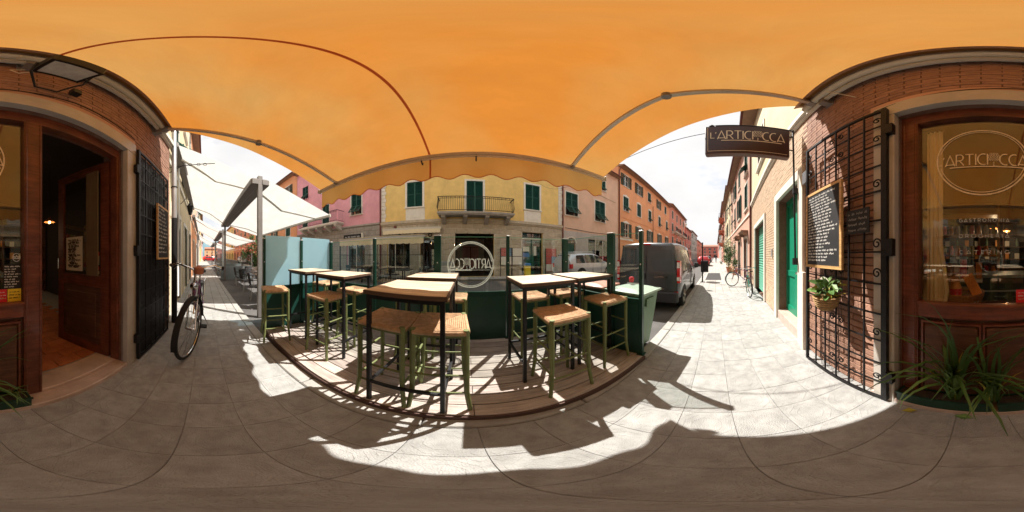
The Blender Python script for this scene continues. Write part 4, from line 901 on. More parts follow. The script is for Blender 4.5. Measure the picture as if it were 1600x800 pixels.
for i in range(6):
    a = i * 1.05; p0 = leafmesh(.01, .01, .1, 'leaf')
o = part('fallen_leaf', MB().add([(0, 0, 0), (.05, .03, .012), (.10, 0, .005), (.05, -.03, .014), (.05, 0, 0)], [(0, 4, 1), (4, 2, 1), (0, 3, 4), (3, 2, 4)]), 'leaf_dry', loc=SW(.43, -.925, .007), rot=(0, 0, .5)); tag(o, 'yellow fallen leaf on the paving by the planter', 'leaf')
o = part('fallen_leaf', MB().add([(0, 0, 0), (.06, .035, .012), (.12, 0, .005), (.06, -.035, .014), (.06, 0, 0)], [(0, 4, 1), (4, 2, 1), (0, 3, 4), (3, 2, 4)]), 'leaf_light', loc=SW(.2, -.93, .007), rot=(0, 0, 2.9)); tag(o, 'green fallen leaf lying along the shop step', 'leaf')

# green door with white surround
sr = MB().cbox((2.165, WV + .01, 1.33), (.17, .08, 2.66), .006).cbox((3.535, WV + .01, 1.33), (.17, .08, 2.66), .006).cbox((2.85, WV + .01, 2.75), (1.54, .08, .18), .006); part('door_surround', sr, 'trim_white', shop)
dm = MB()
for a, c in ((2.25, 2.85), (2.85, 3.45)):
    for x0, x1, z0, z1 in ((a, a + .09, .2, 2.66), (c - .09, c, .2, 2.66), (a + .09, c - .09, .2, .35), (a + .09, c - .09, 1.0, 1.12), (a + .09, c - .09, 2.52, 2.66)): dm.b2(x0, x1, -1.24, -1.19, z0, z1)
    dm.b2(a + .09, c - .09, -1.23, -1.215, .35, 1.0); dm.b2(a + .09, c - .09, -1.23, -1.215, 1.12, 2.52)
gd = part('green_door', dm, 'door_green', shop); part('handle', MB().lathe([(0, .05), (.02, .045), (.025, .03), (.012, .01), (.012, 0)], 12, M=Matrix.Translation((2.78, -1.19, 1.1)) @ Matrix.Rotation(R(-90), 4, 'X')), 'chrome', gd, smooth=True)
part('door_step', MB().cbox((2.85, -1.11, .10), (1.19, .24, .2), .006), 'marble_pink', shop)
# roller shutter
rs = MB()
for i in range(26): rs.tube([(4.96, -1.2, .05 + i * .1), (6.99, -1.2, .05 + i * .1)], .052, 8)
part('roller_shutter', rs, 'roller_green', shop, smooth=True); part('door_surround', MB().b2(4.8, 4.95, WV - .01, WV + .04, 0, 2.6).b2(7.0, 7.15, WV - .01, WV + .04, 0, 2.6).b2(4.8, 7.15, WV - .01, WV + .045, 2.6, 2.75), 'trim_white', shop)
part('downpipe', MB().tube([(8.25, -.85, 9.3), (8.25, -.93, 8.9), (8.25, -.93, .05)], .055, 8), 'gutter', shop, smooth=True)
part('intercom', MB().cbox((3.95, WV + .02, 1.5), (.1, .03, .2), .005), 'alu', shop)
part('meter_box', MB().cbox((1.95, WV + .04, 2.55), (.12, .08, .2), .005), 'pipe_grey', shop)
part('white_conduit', MB().cbox((2.02, WV + .06, .6), (.08, .05, 1.2), .006), 'trim_white', shop)
# downpipe left of the shop
dp = thing('drainpipe', 'grey metal drainpipe at the left end of the brick shop', 'pipe', SW(-3.18, -.92, 0), SR); part('pipe', MB().tube([(0, 0, 9.2), (0, 0, .02)], .055, 10), 'pipe_grey', dp, smooth=True); part('pipe_foot', MB().tube([(0, 0, 2.2), (0, 0, 0)], .062, 10), 'iron', dp, smooth=True)
for z in (2.9, 4.6, 6.2): part('bracket', MB().torus((0, 0, z), .06, .012, 'z', 14, 5), 'iron', dp)

# ------------------------------------------------------------------ wrought iron gates
def scroll(m, x, z, s, dir_=1, y=0):
    pts = []
    for i in range(22):
        a = i / 21 * 2.6 * pi; r_ = s * (1 - .75 * i / 21); pts.append((x + dir_ * (s - r_ * cos(a)) * .9, y, z + r_ * sin(a) * .9))
    m.tube(pts, .0065, 5)
def gate(label, loc, rz, W=1.09, H=2.84, thick=False):
    g = thing('iron_gate', label, 'gate', loc, rz); f = MB()
    f.b2(0, .045, -.02, .02, 0, H); f.b2(W - .03, W, -.015, .015, 0, H); f.b2(.045, W - .03, -.012, .012, 0, .03); f.b2(.045, W - .03, -.012, .012, H - .03, H); part('gate_frame', f, 'iron', g)
    nb = 5
    for i in range(1, nb + 1): x = .045 + (W - .075) * i / (nb + 1); part('bar', MB().bar((x, 0, .03), (x, 0, H - .03), .014), 'iron', g)
    for k in range(1, 12): z = H * k / 12; part('cross_bar', MB().bar((.045, -.011, z), (W - .03, -.011, z), .009, .014), 'iron', g)
    m = MB()
    for k in (1, 3, 5, 6, 8, 10, 11):
        z = H * k / 12 + .06
        for x, dr in ((.05, 1), (W * .48, -1), (W * .52, 1), (W - .04, -1)): scroll(m, x, z + .02 * (k % 2), .045, dr, .004)
    part('scroll', m, 'iron', g); 
    for z in (.35, 1.45, 2.5): part('hinge', MB().box((-.02, 0, z), (.06, .05, .12)), 'iron', g)
    return g
# right gate: hinge at u .65, opens flat along wall towards +u
gr = gate('open wrought iron gate right of the shop window, carrying the big chalkboard', SW(.66, -.93, .03), SR + R(3.5))
gl_ = gate('open wrought iron gate left of the shop door, carrying the narrow chalkboard', SW(-1.66, -.92, .03), SR + pi)
bk = MB().b2(.03, 1.06, .02, .03, .03, 2.8); bk.v = [(x, -y, z) for x, y, z in bk.v]; bk.f = [f[::-1] for f in bk.f]
part('backing_sheet', MB().b2(.045, 1.06, .022, .03, .03, 2.80), 'iron', gl_)
mesh_ = MB()
for i in range(14): mesh_.bar((.5 + i * .02, .02, .1), (.42 + i * .02, .02, 1.45), .003)
part('wire_netting', mesh_, 'iron', gr)
def chalkboard(label, loc, rz, W, H, rows, seed, tall=0, flip=False):
    c = thing('chalkboard', label, 'chalkboard', loc, rz); t = .028
    part('slate', MB().b2(-W / 2 + t, W / 2 - t, -.008, .006, t, H - t), 'slate', c); part('frame', MB().b2(-W / 2, -W / 2 + t, -.014, .012, 0, H).b2(W / 2 - t, W / 2, -.014, .012, 0, H).b2(-W / 2 + t, W / 2 - t, -.014, .012, 0, t).b2(-W / 2 + t, W / 2 - t, -.014, .012, H - t, H), 'frame_wood', c)
    m = MB(); rr = random.Random(seed)
    for i in range(rows): squiggle(m, -W / 2 + t + .02, W / 2 - t - .02 - rr.random() * W * .35, H - t - .05 - (H - 2 * t - .06) * i / rows, (H - .1) / rows * .55, .0035, -.0085 - .0002 * (i % 2), rr)
    part('chalk_writing', m, 'chalk', c); return c
chalkboard('large chalkboard menu in pale wood frame hanging on the right iron gate', SW(1.38, -.85, 1.30), SR + R(3.5) + pi, .60, .83, 22, 21)
chalkboard('narrow chalkboard menu hanging on the left iron gate by the bicycle', SW(-2.42, -.885, 1.37), SR + pi, .50, .84, 12, 22)
c2 = thing('chalk_sign', 'small tilted dark chalk sign on the right gate beside the large chalkboard', 'sign', SW(.93, -.90, 1.60), SR + pi + R(3.5)); part('slate', MB().b2(-.12, .12, -.006, .006, 0, .20), 'slate', c2); m = MB(); rr = random.Random(31)
for i in range(4): squiggle(m, -.1, .1, .155 - i * .045, .022, .0028, -.0062, rr)
part('chalk_writing', m, 'chalk_faint', c2)
# flower basket on the gate
fb = thing('flower_basket', 'wicker basket of green and yellow leaves hanging under the large chalkboard', 'basket', SW(1.22, -.80, .93), SR)
part('basket', MB().lathe([(0, 0), (.06, .0), (.10, .05), (.125, .13), (.12, .13), (.095, .055), (.055, .012), (0, .012)], 24), 'wicker_light', fb, smooth=True)
for k in range(6): part('wicker_strand', MB().torus((0, 0, .012 + k * .022), .07 + .055 * (k / 5) ** .6 + .002, .006, 'z', 26, 5), 'wicker_light', fb, smooth=True)
part('paper_disc', MB().lathe([(0, 0), (.11, .002), (.11, .006), (0, .008)], 24, M=Matrix.Translation((.11, -.05, .18)) @ Matrix.Rotation(R(80), 4, 'X')), 'paper', fb)
bl_ = [MB().add([(0, 0, 0), (.035, .028, .006), (.085, .018, -.004), (.105, 0, -.014), (.085, -.018, -.004), (.035, -.028, .006), (.045, 0, -.006)], [(0, 6, 1), (6, 2, 1), (6, 3, 2), (0, 5, 6), (5, 4, 6), (4, 3, 6)]).mesh('leaf', c, True) for c in ('leaf', 'leaf_light', 'leaf_dry')]
rr = random.Random(13)
for i in range(64):
    a = rr.uniform(0, 2 * pi); r_ = rr.uniform(.0, .11); put('leaf', bl_[rr.choice((0, 0, 0, 1, 1, 2))], fb, (r_ * cos(a), r_ * sin(a) * .8, .12 + rr.uniform(0, .13)), (rr.uniform(-1, 1), rr.uniform(-1.1, .6), a))
# brand sign hanging over the pavement
sg = thing('hanging_sign', "brown hanging sign reading L'ARTICIOCCA on an iron bracket over the pavement", 'sign', SW(2.25, -.22, 3.04), SR - R(90))
part('sign_board', MB().cbox((0, 0, .32), (1.18, .11, .64), .012), 'sign_brown', sg); part('sign_edge', MB().b2(-.575, .575, -.05, .05, -.012, .0), 'sign_edge', sg)
m = MB(); brand(m, 0, .30, 1.02, .2, .016, -.0565); m.ribbon([(-.55, .04), (.55, .04)], .008, -.0565); m.ribbon([(-.55, .04), (-.55, .60)], .006, -.0567); part('lettering', m, 'gold_vinyl', sg)
br = MB().tube([(.66, 0, .70), (-.45, 0, .70)], .014, 8); br.lathe([(0, .1), (.03, .05), (.0, 0)], 10, M=Matrix.Translation((-.45, 0, .70)) @ Matrix.Rotation(R(-90), 4, 'Y')); part('bracket_arm', br, 'iron', sg)
br = MB().tube([(.66, 0, .72), (.68, 0, -.6), (.70, .0, -1.75)], .016, 8); scroll(br, .60, .42, .06, -1); scroll(br, .60, .18, .05, -1); br.tube([(.59, 0, .5), (.66, 0, .55)], .012); br.tube([(.59, 0, .2), (.67, 0, .2)], .012)
for z in (-.6, -1.7): br.box((.72, 0, z), (.12, .05, .1))
part('bracket_post', br, 'iron', sg)
for x in (-.4, .4): part('hanger', MB().tube([(x, 0, .63), (x, 0, .70)], .008, 6), 'iron', sg)
o = part('overhead_cable', MB().tube([Vector(SW(2.25, .38, 3.55)) + (Vector((5.3, 10.4, 7.2)) - Vector(SW(2.25, .38, 3.55))) * (t / 12) + Vector((0, 0, -1.1 * sin(pi * t / 12))) for t in range(13)], .006, 5), 'iron'); tag(o, 'thin cable running from the hanging sign across the street', 'cable')

# ------------------------------------------------------------------ floodlight
fl = thing('floodlight', 'black floodlight on a bracket over the open shop door', 'floodlight', SW(-.52, -.70, 3.30), SR); fl.scale = (.82, .82, .9)
M_ = Matrix.Rotation(R(-18), 4, 'X')
m = MB().add([], []); q = MB().cbox((0, 0, .06), (.40, .30, .12), .02); m.add(q.v, q.f, M_); part('housing', m, 'lamp_black', fl)
q = MB().b2(-.17, .17, -.12, .12, -.012, -.004); m = MB().add(q.v, q.f, M_); part('lens', m, 'lamp_glass', fl)
q = MB().b2(-.20, -.17, -.15, .15, -.014, 0).b2(.17, .2, -.15, .15, -.014, 0).b2(-.17, .17, -.15, -.12, -.014, 0).b2(-.17, .17, .12, .15, -.014, 0); m = MB().add(q.v, q.f, M_); part('lens_frame', m, 'lamp_black', fl)
part('bracket', MB().tube([(-.22, 0, .05), (-.22, -.1, -.05), (-.1, -.30, -.12), (.1, -.30, -.12), (.22, -.1, -.05), (.22, 0, .05)], .012, 6), 'lamp_black', fl); part('cable', MB().tube([(.05, -.1, .1), (.25, -.25, .12), (.3, -.3, .3), (.18, -.31, .4)], .006, 5), 'paper', fl)
part('junction_box', MB().cbox((-.28, -.27, -.02), (.1, .08, .1), .008), 'lamp_black', fl)
o = part('wall_cable', MB().tube([(-1.7, -.98, 3.12), (-.8, -.975, 3.13), (0, -.97, 3.02), (.8, -.95, 2.93)], .006, 5), 'iron', loc=SW(0, 0, 0), rot=(0, 0, SR)); tag(o, 'thin black cable along the lintel above the shop window', 'cable')

# ------------------------------------------------------------------ orange awning
aw = thing('orange_awning', 'large orange folding arm awning with scalloped valance over the shop terrace', 'awning', SW(0, 0, 0), SR)
VB, ZB, VC, ZC = 1.71, 2.69, -.80, 3.93
def fab(s, t):   # s 0..1 across, t 0 wall..1 front
    u0 = -2.42; u1 = 1.74 - .04 * t; v = VC + (VB - VC) * t; z = ZC + (ZB - ZC) * t
    z -= .035 * sin(pi * t) * (.6 + .4 * cos(2 * pi * s)); z += .006 * sin(s * 23 + 3 * t) * sin(pi * t) + .004 * sin(t * 17 + s * 5) * sin(pi * t)
    return (u0 + (u1 - u0) * s, v, z)
part('fabric', MB().grid([[fab(i / 60, j / 40) for j in range(41)] for i in range(61)]), 'awning', aw, smooth=True)
def valz(s): return ZB - .34 - .025 * cos(s * 2 * pi * 13.5)
P = []
for i in range(217):
    s = i / 216; u = -2.42 + 4.12 * s; P.append([(u, VB + .035 + .012 * sin(s * 40) * k, ZB - .02 + (valz(s) - ZB + .02) * k) for k in (0, .25, .5, .75, 1)])
part('valance', MB().grid(P), 'awning', aw, smooth=True)
part('valance_trim', MB().tube([P[i][4] for i in range(217)], .005, 5), 'awning_seam', aw)
sm = MB(); s0 = .463
sm.grid([[tuple(Vector(fab(s0 + ds, j / 40)) + Vector((0, 0, -.004))) for j in range(41)] for ds in (0, .0055)]); part('seam', sm, 'awning_seam', aw)
i0 = int(.463 * 216); part('seam', MB().grid([[tuple(Vector(p) + Vector((0, -.005, 0))) for p in P[i0 + k]] for k in (0, 1)]), 'awning_seam', aw)
part('front_bar', MB().cbox((-.36, VB, ZB - .035), (4.14, .065, .05), .012).b2(-2.42, 1.7, VB - .028, VB - .012, ZB - .085, ZB - .064), 'arm_paint', aw)
part('end_cap', MB().cbox((-2.435, VB, ZB - .035), (.02, .09, .08), .006).cbox((1.715, VB, ZB - .035), (.02, .09, .08), .006), 'alu', aw)
part('roller_tube', MB().tube([(-2.46, -.86, 3.90), (1.8, -.86, 3.90)], .048, 16), 'cassette_white', aw, smooth=True)
part('torsion_bar', MB().cbox((-.33, -.91, 3.83), (4.3, .045, .045), .006), 'cassette_white', aw)
P2 = [[(u, -.98 + .27 * (k / 6), 4.03 - .16 * (k / 6) ** 2) for k in range(7)] for u in (-2.48, 1.80)]; hd = MB().grid(P2); P3 = [[(u, v, z - .012) for u, v, z in r] for r in P2]; hd.grid(P3); part('hood', hd, 'hood', aw, smooth=True)
for u in (-2.3, 1.45, -.4): part('wall_bracket', MB().cbox((u, -.93, 3.82), (.09, .12, .16), .008).cbox((u, -.99, 3.85), (.14, .02, .24), .004), 'grey_paint', aw)
def arm(pts, m_=.028):
    a, e, f = pts; A = part('arm', MB().bar(a, e, .055, .036), 'arm_paint', aw); part('forearm', MB().bar(e, f, .044, .032), 'arm_paint', A)
    part('elbow', MB().lathe([(0, -.035), (.04, -.035), (.04, .035), (0, .035)], 14, c=e), 'grey_paint', A, smooth=True); part('shoulder', MB().cbox(a, (.09, .12, .09), .01), 'grey_paint', A); part('arm_tip', MB().cbox(f, (.04, .06, .06), .006), 'grey_paint', A)
def onf(u, v, d=.09): t = (v - VC) / (VB - VC); return (u, v, ZC + (ZB - ZC) * t - d)
arm([onf(-2.34, -.82, .07), onf(-2.08, .50, .085), onf(-1.95, 1.67, .05)]); arm([onf(1.60, -.85, .07), onf(1.10, .47, .085), onf(1.12, 1.67, .05)])
for u in (-.59, .0): part('hook', MB().tube([(u, VB - .02, ZB - .06), (u, VB - .02, ZB - .10), (u, VB + .02, ZB - .125), (u, VB + .03, ZB - .10)], .009, 6), 'iron', aw)
part('crank_loop', MB().torus((-.28, -.80, 3.72), .035, .006, 'x', 16, 5).tube([(-.28, -.80, 3.76), (-.28, -.84, 3.85)], .007, 6), 'cassette_white', aw)
part('crank_rod', MB().tube([(1.25, -.82, 3.78), (1.0, -.95, 3.45)], .006, 5), 'cassette_white', aw)

# ------------------------------------------------------------------ deck
dk = thing('wooden_deck', 'low brown plank deck holding the bar tables beside the pavement', 'deck', DW(-.48, 1.66, -.08), DR)
D0, D1 = -2.22, 2.20; 
part('joist', MB().b2(D0 + .03, D1 - .03, -.73, .73, -.005, .11), 'deck_dark', dk)
rowh = 1.5 / 11
for j in range(11):
    cut = D0 + (D1 - D0) * (.36 if j % 2 else .62)
    for a, c in ((D0, cut), (cut, D1)):
        part('plank', MB().cbox(((a + c) / 2, -.75 + rowh * (j + .5), .137 + random.uniform(-.001, .001)), (c - a - .004, rowh - .009, .028), .003), 'deck', dk)
part('edge_trim', MB().b2(D0 - .01, D1 + .01, -.765, -.745, -.005, .135), 'deck_dark', dk)
ZD = .071
# ------------------------------------------------------------------ windbreak screens
def screen(label, p, q, mats='glass_clear', posts=(1, 1), lower=True, glass_top=1.76, wide=(0, 0), cap=True, logo=False, pt=1.72):
    a = Vector(DW(*p, ZD)); b2_ = Vector(DW(*q, ZD)); d = b2_ - a; W = d.length; s = thing('windbreak_screen', label, 'windbreak', a, math.atan2(d.y, d.x), 'windbreak screens round the deck')
    for i, x in ((0, 0), (1, W)):
        if posts[i]:
            ww = .10 if wide[i] else .042; part('post', MB().b2(x - ww / 2, x + ww / 2, -.028, .028, 0, pt - ZD), 'green_post', s)
            part('post_cap', MB().cbox((x, 0, pt - ZD + .006), (ww + .004, .06, .012), .003), 'alu', s)
            part('bolt', MB().lathe([(0, 0), (.01, 0), (.008, .008), (0, .008)], 8, M=Matrix.Translation((x, -.028, 1.25)) @ Matrix.Rotation(R(90), 4, 'X')), 'alu', s)
            part('post_foot', MB().cbox((x, 0, .004), (ww + .05, .1, .008), .002), 'green_post', s)
    part('lower_panel', MB().cbox((W / 2, 0, .37), (W - .06, .02, .74), .003), 'green_panel', s); part('rail', MB().b2(.03, W - .03, -.018, .018, .74, .815), 'green_post', s)
    gp = part('glass_pane', MB().b2(.03, W - .03, -.004, .004, .768, glass_top - ZD - .06), mats, s)
    if mats == 'glass_clear': part('pane_edge', MB().b2(.03, W - .03, -.005, .005, glass_top - ZD - .06, glass_top - ZD - .054), 'roller_green', s)
    return s
screen('clear glass screen at the back of the deck, nearest the frosted corner', (-2.68, 2.4), (-1.53, 2.4), posts=(1, 1), wide=(1, 0))
screen('clear glass screen at the back of the deck, behind the pair of near tables', (-1.53, 2.4), (-.44, 2.4), posts=(0, 1), wide=(0, 1))
s3 = screen("glass screen at the back of the deck carrying the round white L'ARTICIOCCA emblem", (-.44, 2.4), (.61, 2.4), posts=(0, 1))
screen('clear glass screen at the back of the deck, in front of the parked silver car', (.61, 2.4), (1.64, 2.4), posts=(0, 1), wide=(0, 1))
screen('frosted pale blue screen at the left end of the deck, nearer the pavement', (-2.68, .9), (-2.68, 1.65), 'frosted', posts=(1, 1), glass_top=1.84)
screen('frosted pale blue screen at the left end of the deck, nearer the road', (-2.68, 1.65), (-2.68, 2.4), 'frosted', posts=(0, 0), glass_top=1.84)
screen('clear glass screen at the right end of the deck, nearer the road', (1.66, 2.36), (1.68, 1.38), posts=(0, 1), wide=(0, 1))
screen('clear glass screen at the right end of the deck beside the green wheelie bin', (1.68, 1.38), (1.73, .95), posts=(0, 1))
m = MB()
for r_, w_ in ((.338, .018),): m.ribbon([(r_ * cos(R(a)), r_ * sin(R(a))) for a in range(0, 360, 5)], w_, -.0005, True)
for a0, a1 in ((8, 172), (188, 352)): m.ribbon(arc(0, 0, .318, .316, a0, a1, 40), .010, -.001)
text(m, 'ARTICI@CCA', -.30, -.055, .14, .015, -.002, .16, .60); text(m, "L'", -.345, -.01, .09, .007, -.002, .12, .045); m.ribbon([(-.02, -.078), (.30, -.078)], .018, -.002); m.ribbon([(-.29, -.078), (-.03, -.078)], .004, -.002)
part('emblem', m, 'white_film', s3, loc=(.44 + .05, .0055, 1.29 - ZD), rot=(0, 0, pi))

# ------------------------------------------------------------------ tables and stools
def make_table(label, x, y, rz, W=.56, D=.56, H=1.085):
    t = thing('bar_table', label, 'bar table', (x, y, ZD), rz, 'high bar tables on the deck'); lw = W / 2 - .03; ld = D / 2 - .03
    for sx in (-1, 1):
        for sy in (-1, 1): part('leg', MB().box((sx * lw, sy * ld, H / 2), (.028, .028, H)), 'black_metal', t)
    part('apron', MB().b2(-lw + .014, lw - .014, -ld - .012, -ld + .012, H - .03, H).b2(-lw + .014, lw - .014, ld - .012, ld + .012, H - .03, H).b2(-lw - .012, -lw + .012, -ld + .014, ld - .014, H - .03, H).b2(lw - .012, lw + .012, -ld + .014, ld - .014, H - .03, H), 'black_metal', t)
    for a, b_ in (((-lw, -ld, .27), (lw, -ld, .27)), ((-lw, -ld, .27), (-lw, ld, .27)), ((lw, -ld, .27), (lw, ld, .27))): part('foot_rail', MB().bar(a, b_, .024), 'black_metal', t)
    top = part('tabletop', MB().b2(-W / 2, W / 2, -D / 2, -D / 2 + .008, H + .001, H + .028).b2(-W / 2, W / 2, D / 2 - .008, D / 2, H + .001, H + .028).b2(-W / 2, -W / 2 + .008, -D / 2 + .008, D / 2 - .008, H + .001, H + .028).b2(W / 2 - .008, W / 2, -D / 2 + .008, D / 2 - .008, H + .001, H + .028), 'board_edge', t)
    n = 4; bwid = (D - .016) / n
    for k in range(n): part('board', MB().cbox((0, -D / 2 + .008 + bwid * (k + .5), H + .0155 + .0005 * (k % 2)), (W - .017, bwid - .0025, .029), .0018), 'board', top)
    return t
tA = make_table('bar table nearest the camera, at the front left of the deck', -.335, 1.20, DR)
def tb(x, y, rz, label): return dup(tA, (x, y, ZD), rz, label)
tb(-.30, 1.99, DR, 'bar table behind the nearest one, against the emblem screen'); tb(-1.45, 1.67, DR + pi, 'bar table in front of the clear screens in the left half of the deck'); tb(-2.20, 1.69, DR + pi, 'leftmost bar table, in the corner of the frosted screens')
tb(.80, 1.51, DR + pi, 'bar table standing in the right half of the deck with three stools around'); tb(1.42, 1.52, DR + pi, 'rightmost bar table beside the green wheelie bin')
def rush_seat(S=.37, z=.85, n=13):
    m = MB(); h = S / 2
    for k in range(n):
        a0 = h * (1 - k / n); a1 = h * (1 - (k + 1) / n); am = (a0 + a1) / 2; zz = z + .006 - .010 * (k / n)
        prof = ((a0, zz - .004), (a0 * .75 + am * .25, zz + .001), (am, zz + .003), (a1 * .75 + am * .25, zz + .001), (a1, zz - .004))
        for s_ in range(4):
            ang = s_ * pi / 2; vs = []
            for a, q in prof:
                for t in (-1, 1): x, y = a * t, a; vs.append((x * cos(ang) - y * sin(ang), x * sin(ang) + y * cos(ang), q))
            m.add(vs, [(i * 2 + 1, i * 2, i * 2 + 2, i * 2 + 3) for i in range(4)])
    for s_ in range(4):       # rolled edge
        ang = s_ * pi / 2; vs = []
        for i in range(7):
            a = pi * i / 6; yy = h - .004 + .016 * sin(a); q = z - .014 + .018 * cos(a)
            for t in (-1, 1): x, y = (h - .015) * t, yy; vs.append((x * cos(ang) - y * sin(ang), x * sin(ang) + y * cos(ang), q))
        m.add(vs, [(i * 2, i * 2 + 1, i * 2 + 3, i * 2 + 2) for i in range(6)])
    return m
def make_stool(label, x, y, rz, S=.36, H=.85):
    t = thing('rush_stool', label, 'bar stool', (x, y, ZD), rz, 'green bar stools with rush seats'); e = S / 2 - .012
    for sx in (-1, 1):
        for sy in (-1, 1):
            f = lambda k: (sx * (e + .022 * k ** 3), sy * (e + .022 * k ** 3))
            zs = [(1.012, 0), (.9, .0), (.6, .15), (.3, .5), (0, 1)]; part('leg', MB().tube([(*f(k), H * q) for q, k in zs], [.0205, .021, .020, .018, .016], 8), 'green_wood', t, smooth=True)
    for z, sides in ((.24, (0, 1)), (.30, (2, 3)), (.45, (0, 1)), (.55, (2, 3)), (.685, (0, 1, 2, 3))):
        for s_ in sides:
            q = e + .008 * (1 - z)
            a, b_ = {0: ((-q, -q), (q, -q)), 1: ((-q, q), (q, q)), 2: ((-q, -q), (-q, q)), 3: ((q, -q), (q, q))}[s_]
            if z < .68: part('rung', MB().tube([(*a, z), (*b_, z)], .0095, 7), 'green_wood', t, smooth=True)
    part('seat_rail', MB().bar((-e, -e, .815), (e, -e, .815), .02, .03).bar((-e, e, .815), (e, e, .815), .02, .03).bar((-e, -e, .815), (-e, e, .815), .02, .03).bar((e, -e, .815), (e, e, .815), .02, .03), 'green_wood', t)
    part('rush_seat', rush_seat(S + .005), 'rush', t, smooth=True); return t
st = make_stool('stool tucked under the front of the nearest table, left one', -.52, 1.155, DR)
for x, y, a, l in ((-.13, 1.165, 4, 'stool in the nearest pair, right one, half in sun'), (-2.27, 1.06, 78, 'leftmost stool, standing alone before the frosted screen'), (-2.25, 2.1, 0, 'stool behind the leftmost table in the frosted corner'),
                (-1.50, 1.42, 3, 'stool at the front of the table before the clear left screens'), (-1.46, 1.93, -4, 'stool behind the table before the clear left screens'),
                (-.55, 1.96, 2, 'stool behind the nearest tables, left one'), (-.10, 2.0, -3, 'stool behind the nearest tables, right one'), (.86, 1.86, 2, 'stool with sunlit seat at the back of the right hand table'),
                (.815, 1.14, -3, 'stool at the front of the right hand table, nearest the camera there'), (1.36, 1.80, 0, 'stool at the back between the two right hand tables'), (1.50, 1.20, -6, 'rightmost stool beside the green wheelie bin')):
    dup(st, (x, y, ZD), DR + R(a), l)

# ------------------------------------------------------------------ bins
def wheelie(label, x, y, rz, body_='bin_green', lid='bin_lid', s=1.0):
    b = thing('wheelie_bin', label, 'bin', (x, y, -.04), rz, 'wheeled bins by the deck')
    vs = []; 
    for z, hx, hy in ((.06, .185, .205), (.95, .265, .32), (.955, .285, .34), (.99, .285, .34)): vs += [(-hx, -hy, z), (hx, -hy, z), (hx, hy, z), (-hx, hy, z)]
    fs = [(3, 2, 1, 0), (12, 13, 14, 15)]
    for k in range(3):
        for i in range(4): j = (i + 1) % 4; fs.append((k * 4 + i, k * 4 + j, k * 4 + 4 + j, k * 4 + 4 + i))
    m = MB().add(vs, fs)
    m.b2(-.12, .12, -.335, -.30, .78, .9)
    bo = part('bin_body', m, body_, b); md = bo.modifiers.new('bevel', 'BEVEL'); md.width = .012; md.segments = 2; md.limit_method = 'ANGLE'
    m = MB(); P = [[(-.30 + .6 * i / 8, -.36 + .70 * j / 6, .995 + .045 * (1 - abs(j / 3 - 1) ** 4) * (1 - abs(i / 4 - 1) ** 6)) for j in range(7)] for i in range(9)]; m.grid(P); m.b2(-.3, .3, -.37, -.345, .97, 1.0).b2(-.3, .3, .33, .35, .97, 1.0).b2(-.305, -.285, -.34, .33, .97, 1.0).b2(.285, .305, -.34, .33, .97, 1.0); part('lid', m, lid, b, smooth=True)
    b.scale = (.92, .92, .97)
    part('handle', MB().tube([(-.24, .34, .93), (-.24, .40, .96), (.24, .40, .96), (.24, .34, .93)], .014, 8), body_, b, smooth=True)
    for s_ in (-1, 1): part('wheel', MB().lathe([(0, -.025), (.1, -.025), (.1, .025), (0, .025)], 20, M=Matrix.Translation((s_ * .23, .26, .1)) @ Matrix.Rotation(R(90), 4, 'Y')), 'rubber', b, smooth=True)
    return b
wheelie('dark green wheelie bin with pale green lid at the right end of the deck', 2.12, 1.18, R(-6))
wheelie('brown wheelie bin with reddish lid behind the green one', 2.16, 1.95, R(4), 'bin_brown', 'bin_lid_brown')
wheelie('white wheelie bin furthest from the pavement, behind the deck', 2.10, 2.75, R(-8), 'white_plastic', 'white_plastic')
o = part('paper_cup', MB().lathe([(0, 0), (.03, 0), (.045, .06), (.03, .085), (0, .09)], 14), 'sticker_red', loc=(2.26, 1.28, 1.0), smooth=True); tag(o, 'small red cup left on the pale green bin lid', 'cup')

# ------------------------------------------------------------------ vehicles
def wheel(par, x, y, r, wd, name='wheel', rim='alu'):
    w_ = part(name, MB().lathe([(r * .62, -wd / 2), (r * .95, -wd / 2), (r, -wd * .3), (r, wd * .3), (r * .95, wd / 2), (r * .62, wd / 2)], 28, M=Matrix.Translation((x, y, r)) @ Matrix.Rotation(R(90), 4, 'X')), 'rubber', par, smooth=True)
    s = 1 if y > 0 else -1
    m = MB().lathe([(0, 0), (r * .2, .0), (r * .6, -.02), (r * .64, .01)], 24, M=Matrix.Translation((x, y + s * wd * .42, r)) @ Matrix.Rotation(R(-90 * s), 4, 'X'))
    for i in range(5): a = 2 * pi * i / 5; m.bar((x, y + s * (wd * .5), r), (x + r * .6 * cos(a), y + s * (wd * .46), r + r * .6 * sin(a)), .05, .02)
    part('rim', m, rim, w_)
def shell(st, m=None, nb=2):      # st: (x, zb, zbelt, ztop, wb, wbelt, wt) lofted
    M_ = MB(); n = None; vs = []
    for x, zb, zs, zt, wb, ws, wt in st:
        half = [(0, zb), (wb * .8, zb), (wb, zb + .08), (ws * 1.0, (zb + zs) / 2 + .05), (ws, zs), (wt + (ws - wt) * .25, zs + (zt - zs) * .7), (wt, zt - .07), (wt - .08, zt - .015), (wt * .5, zt), (0, zt + .01)]
        ring = [(x, -a, z) for a, z in half] + [(x, a, z) for a, z in half[-2:0:-1]]; n = len(ring); vs += ring
    fs = []
    for i in range(len(st) - 1):
        for k in range(n): j = (k + 1) % n; fs.append((i * n + k, (i + 1) * n + k, (i + 1) * n + j, i * n + j))
    fs += [tuple(range(n)), tuple(range((len(st)) * n - 1, (len(st) - 1) * n - 1, -1))]
    return M_.add(vs, fs)
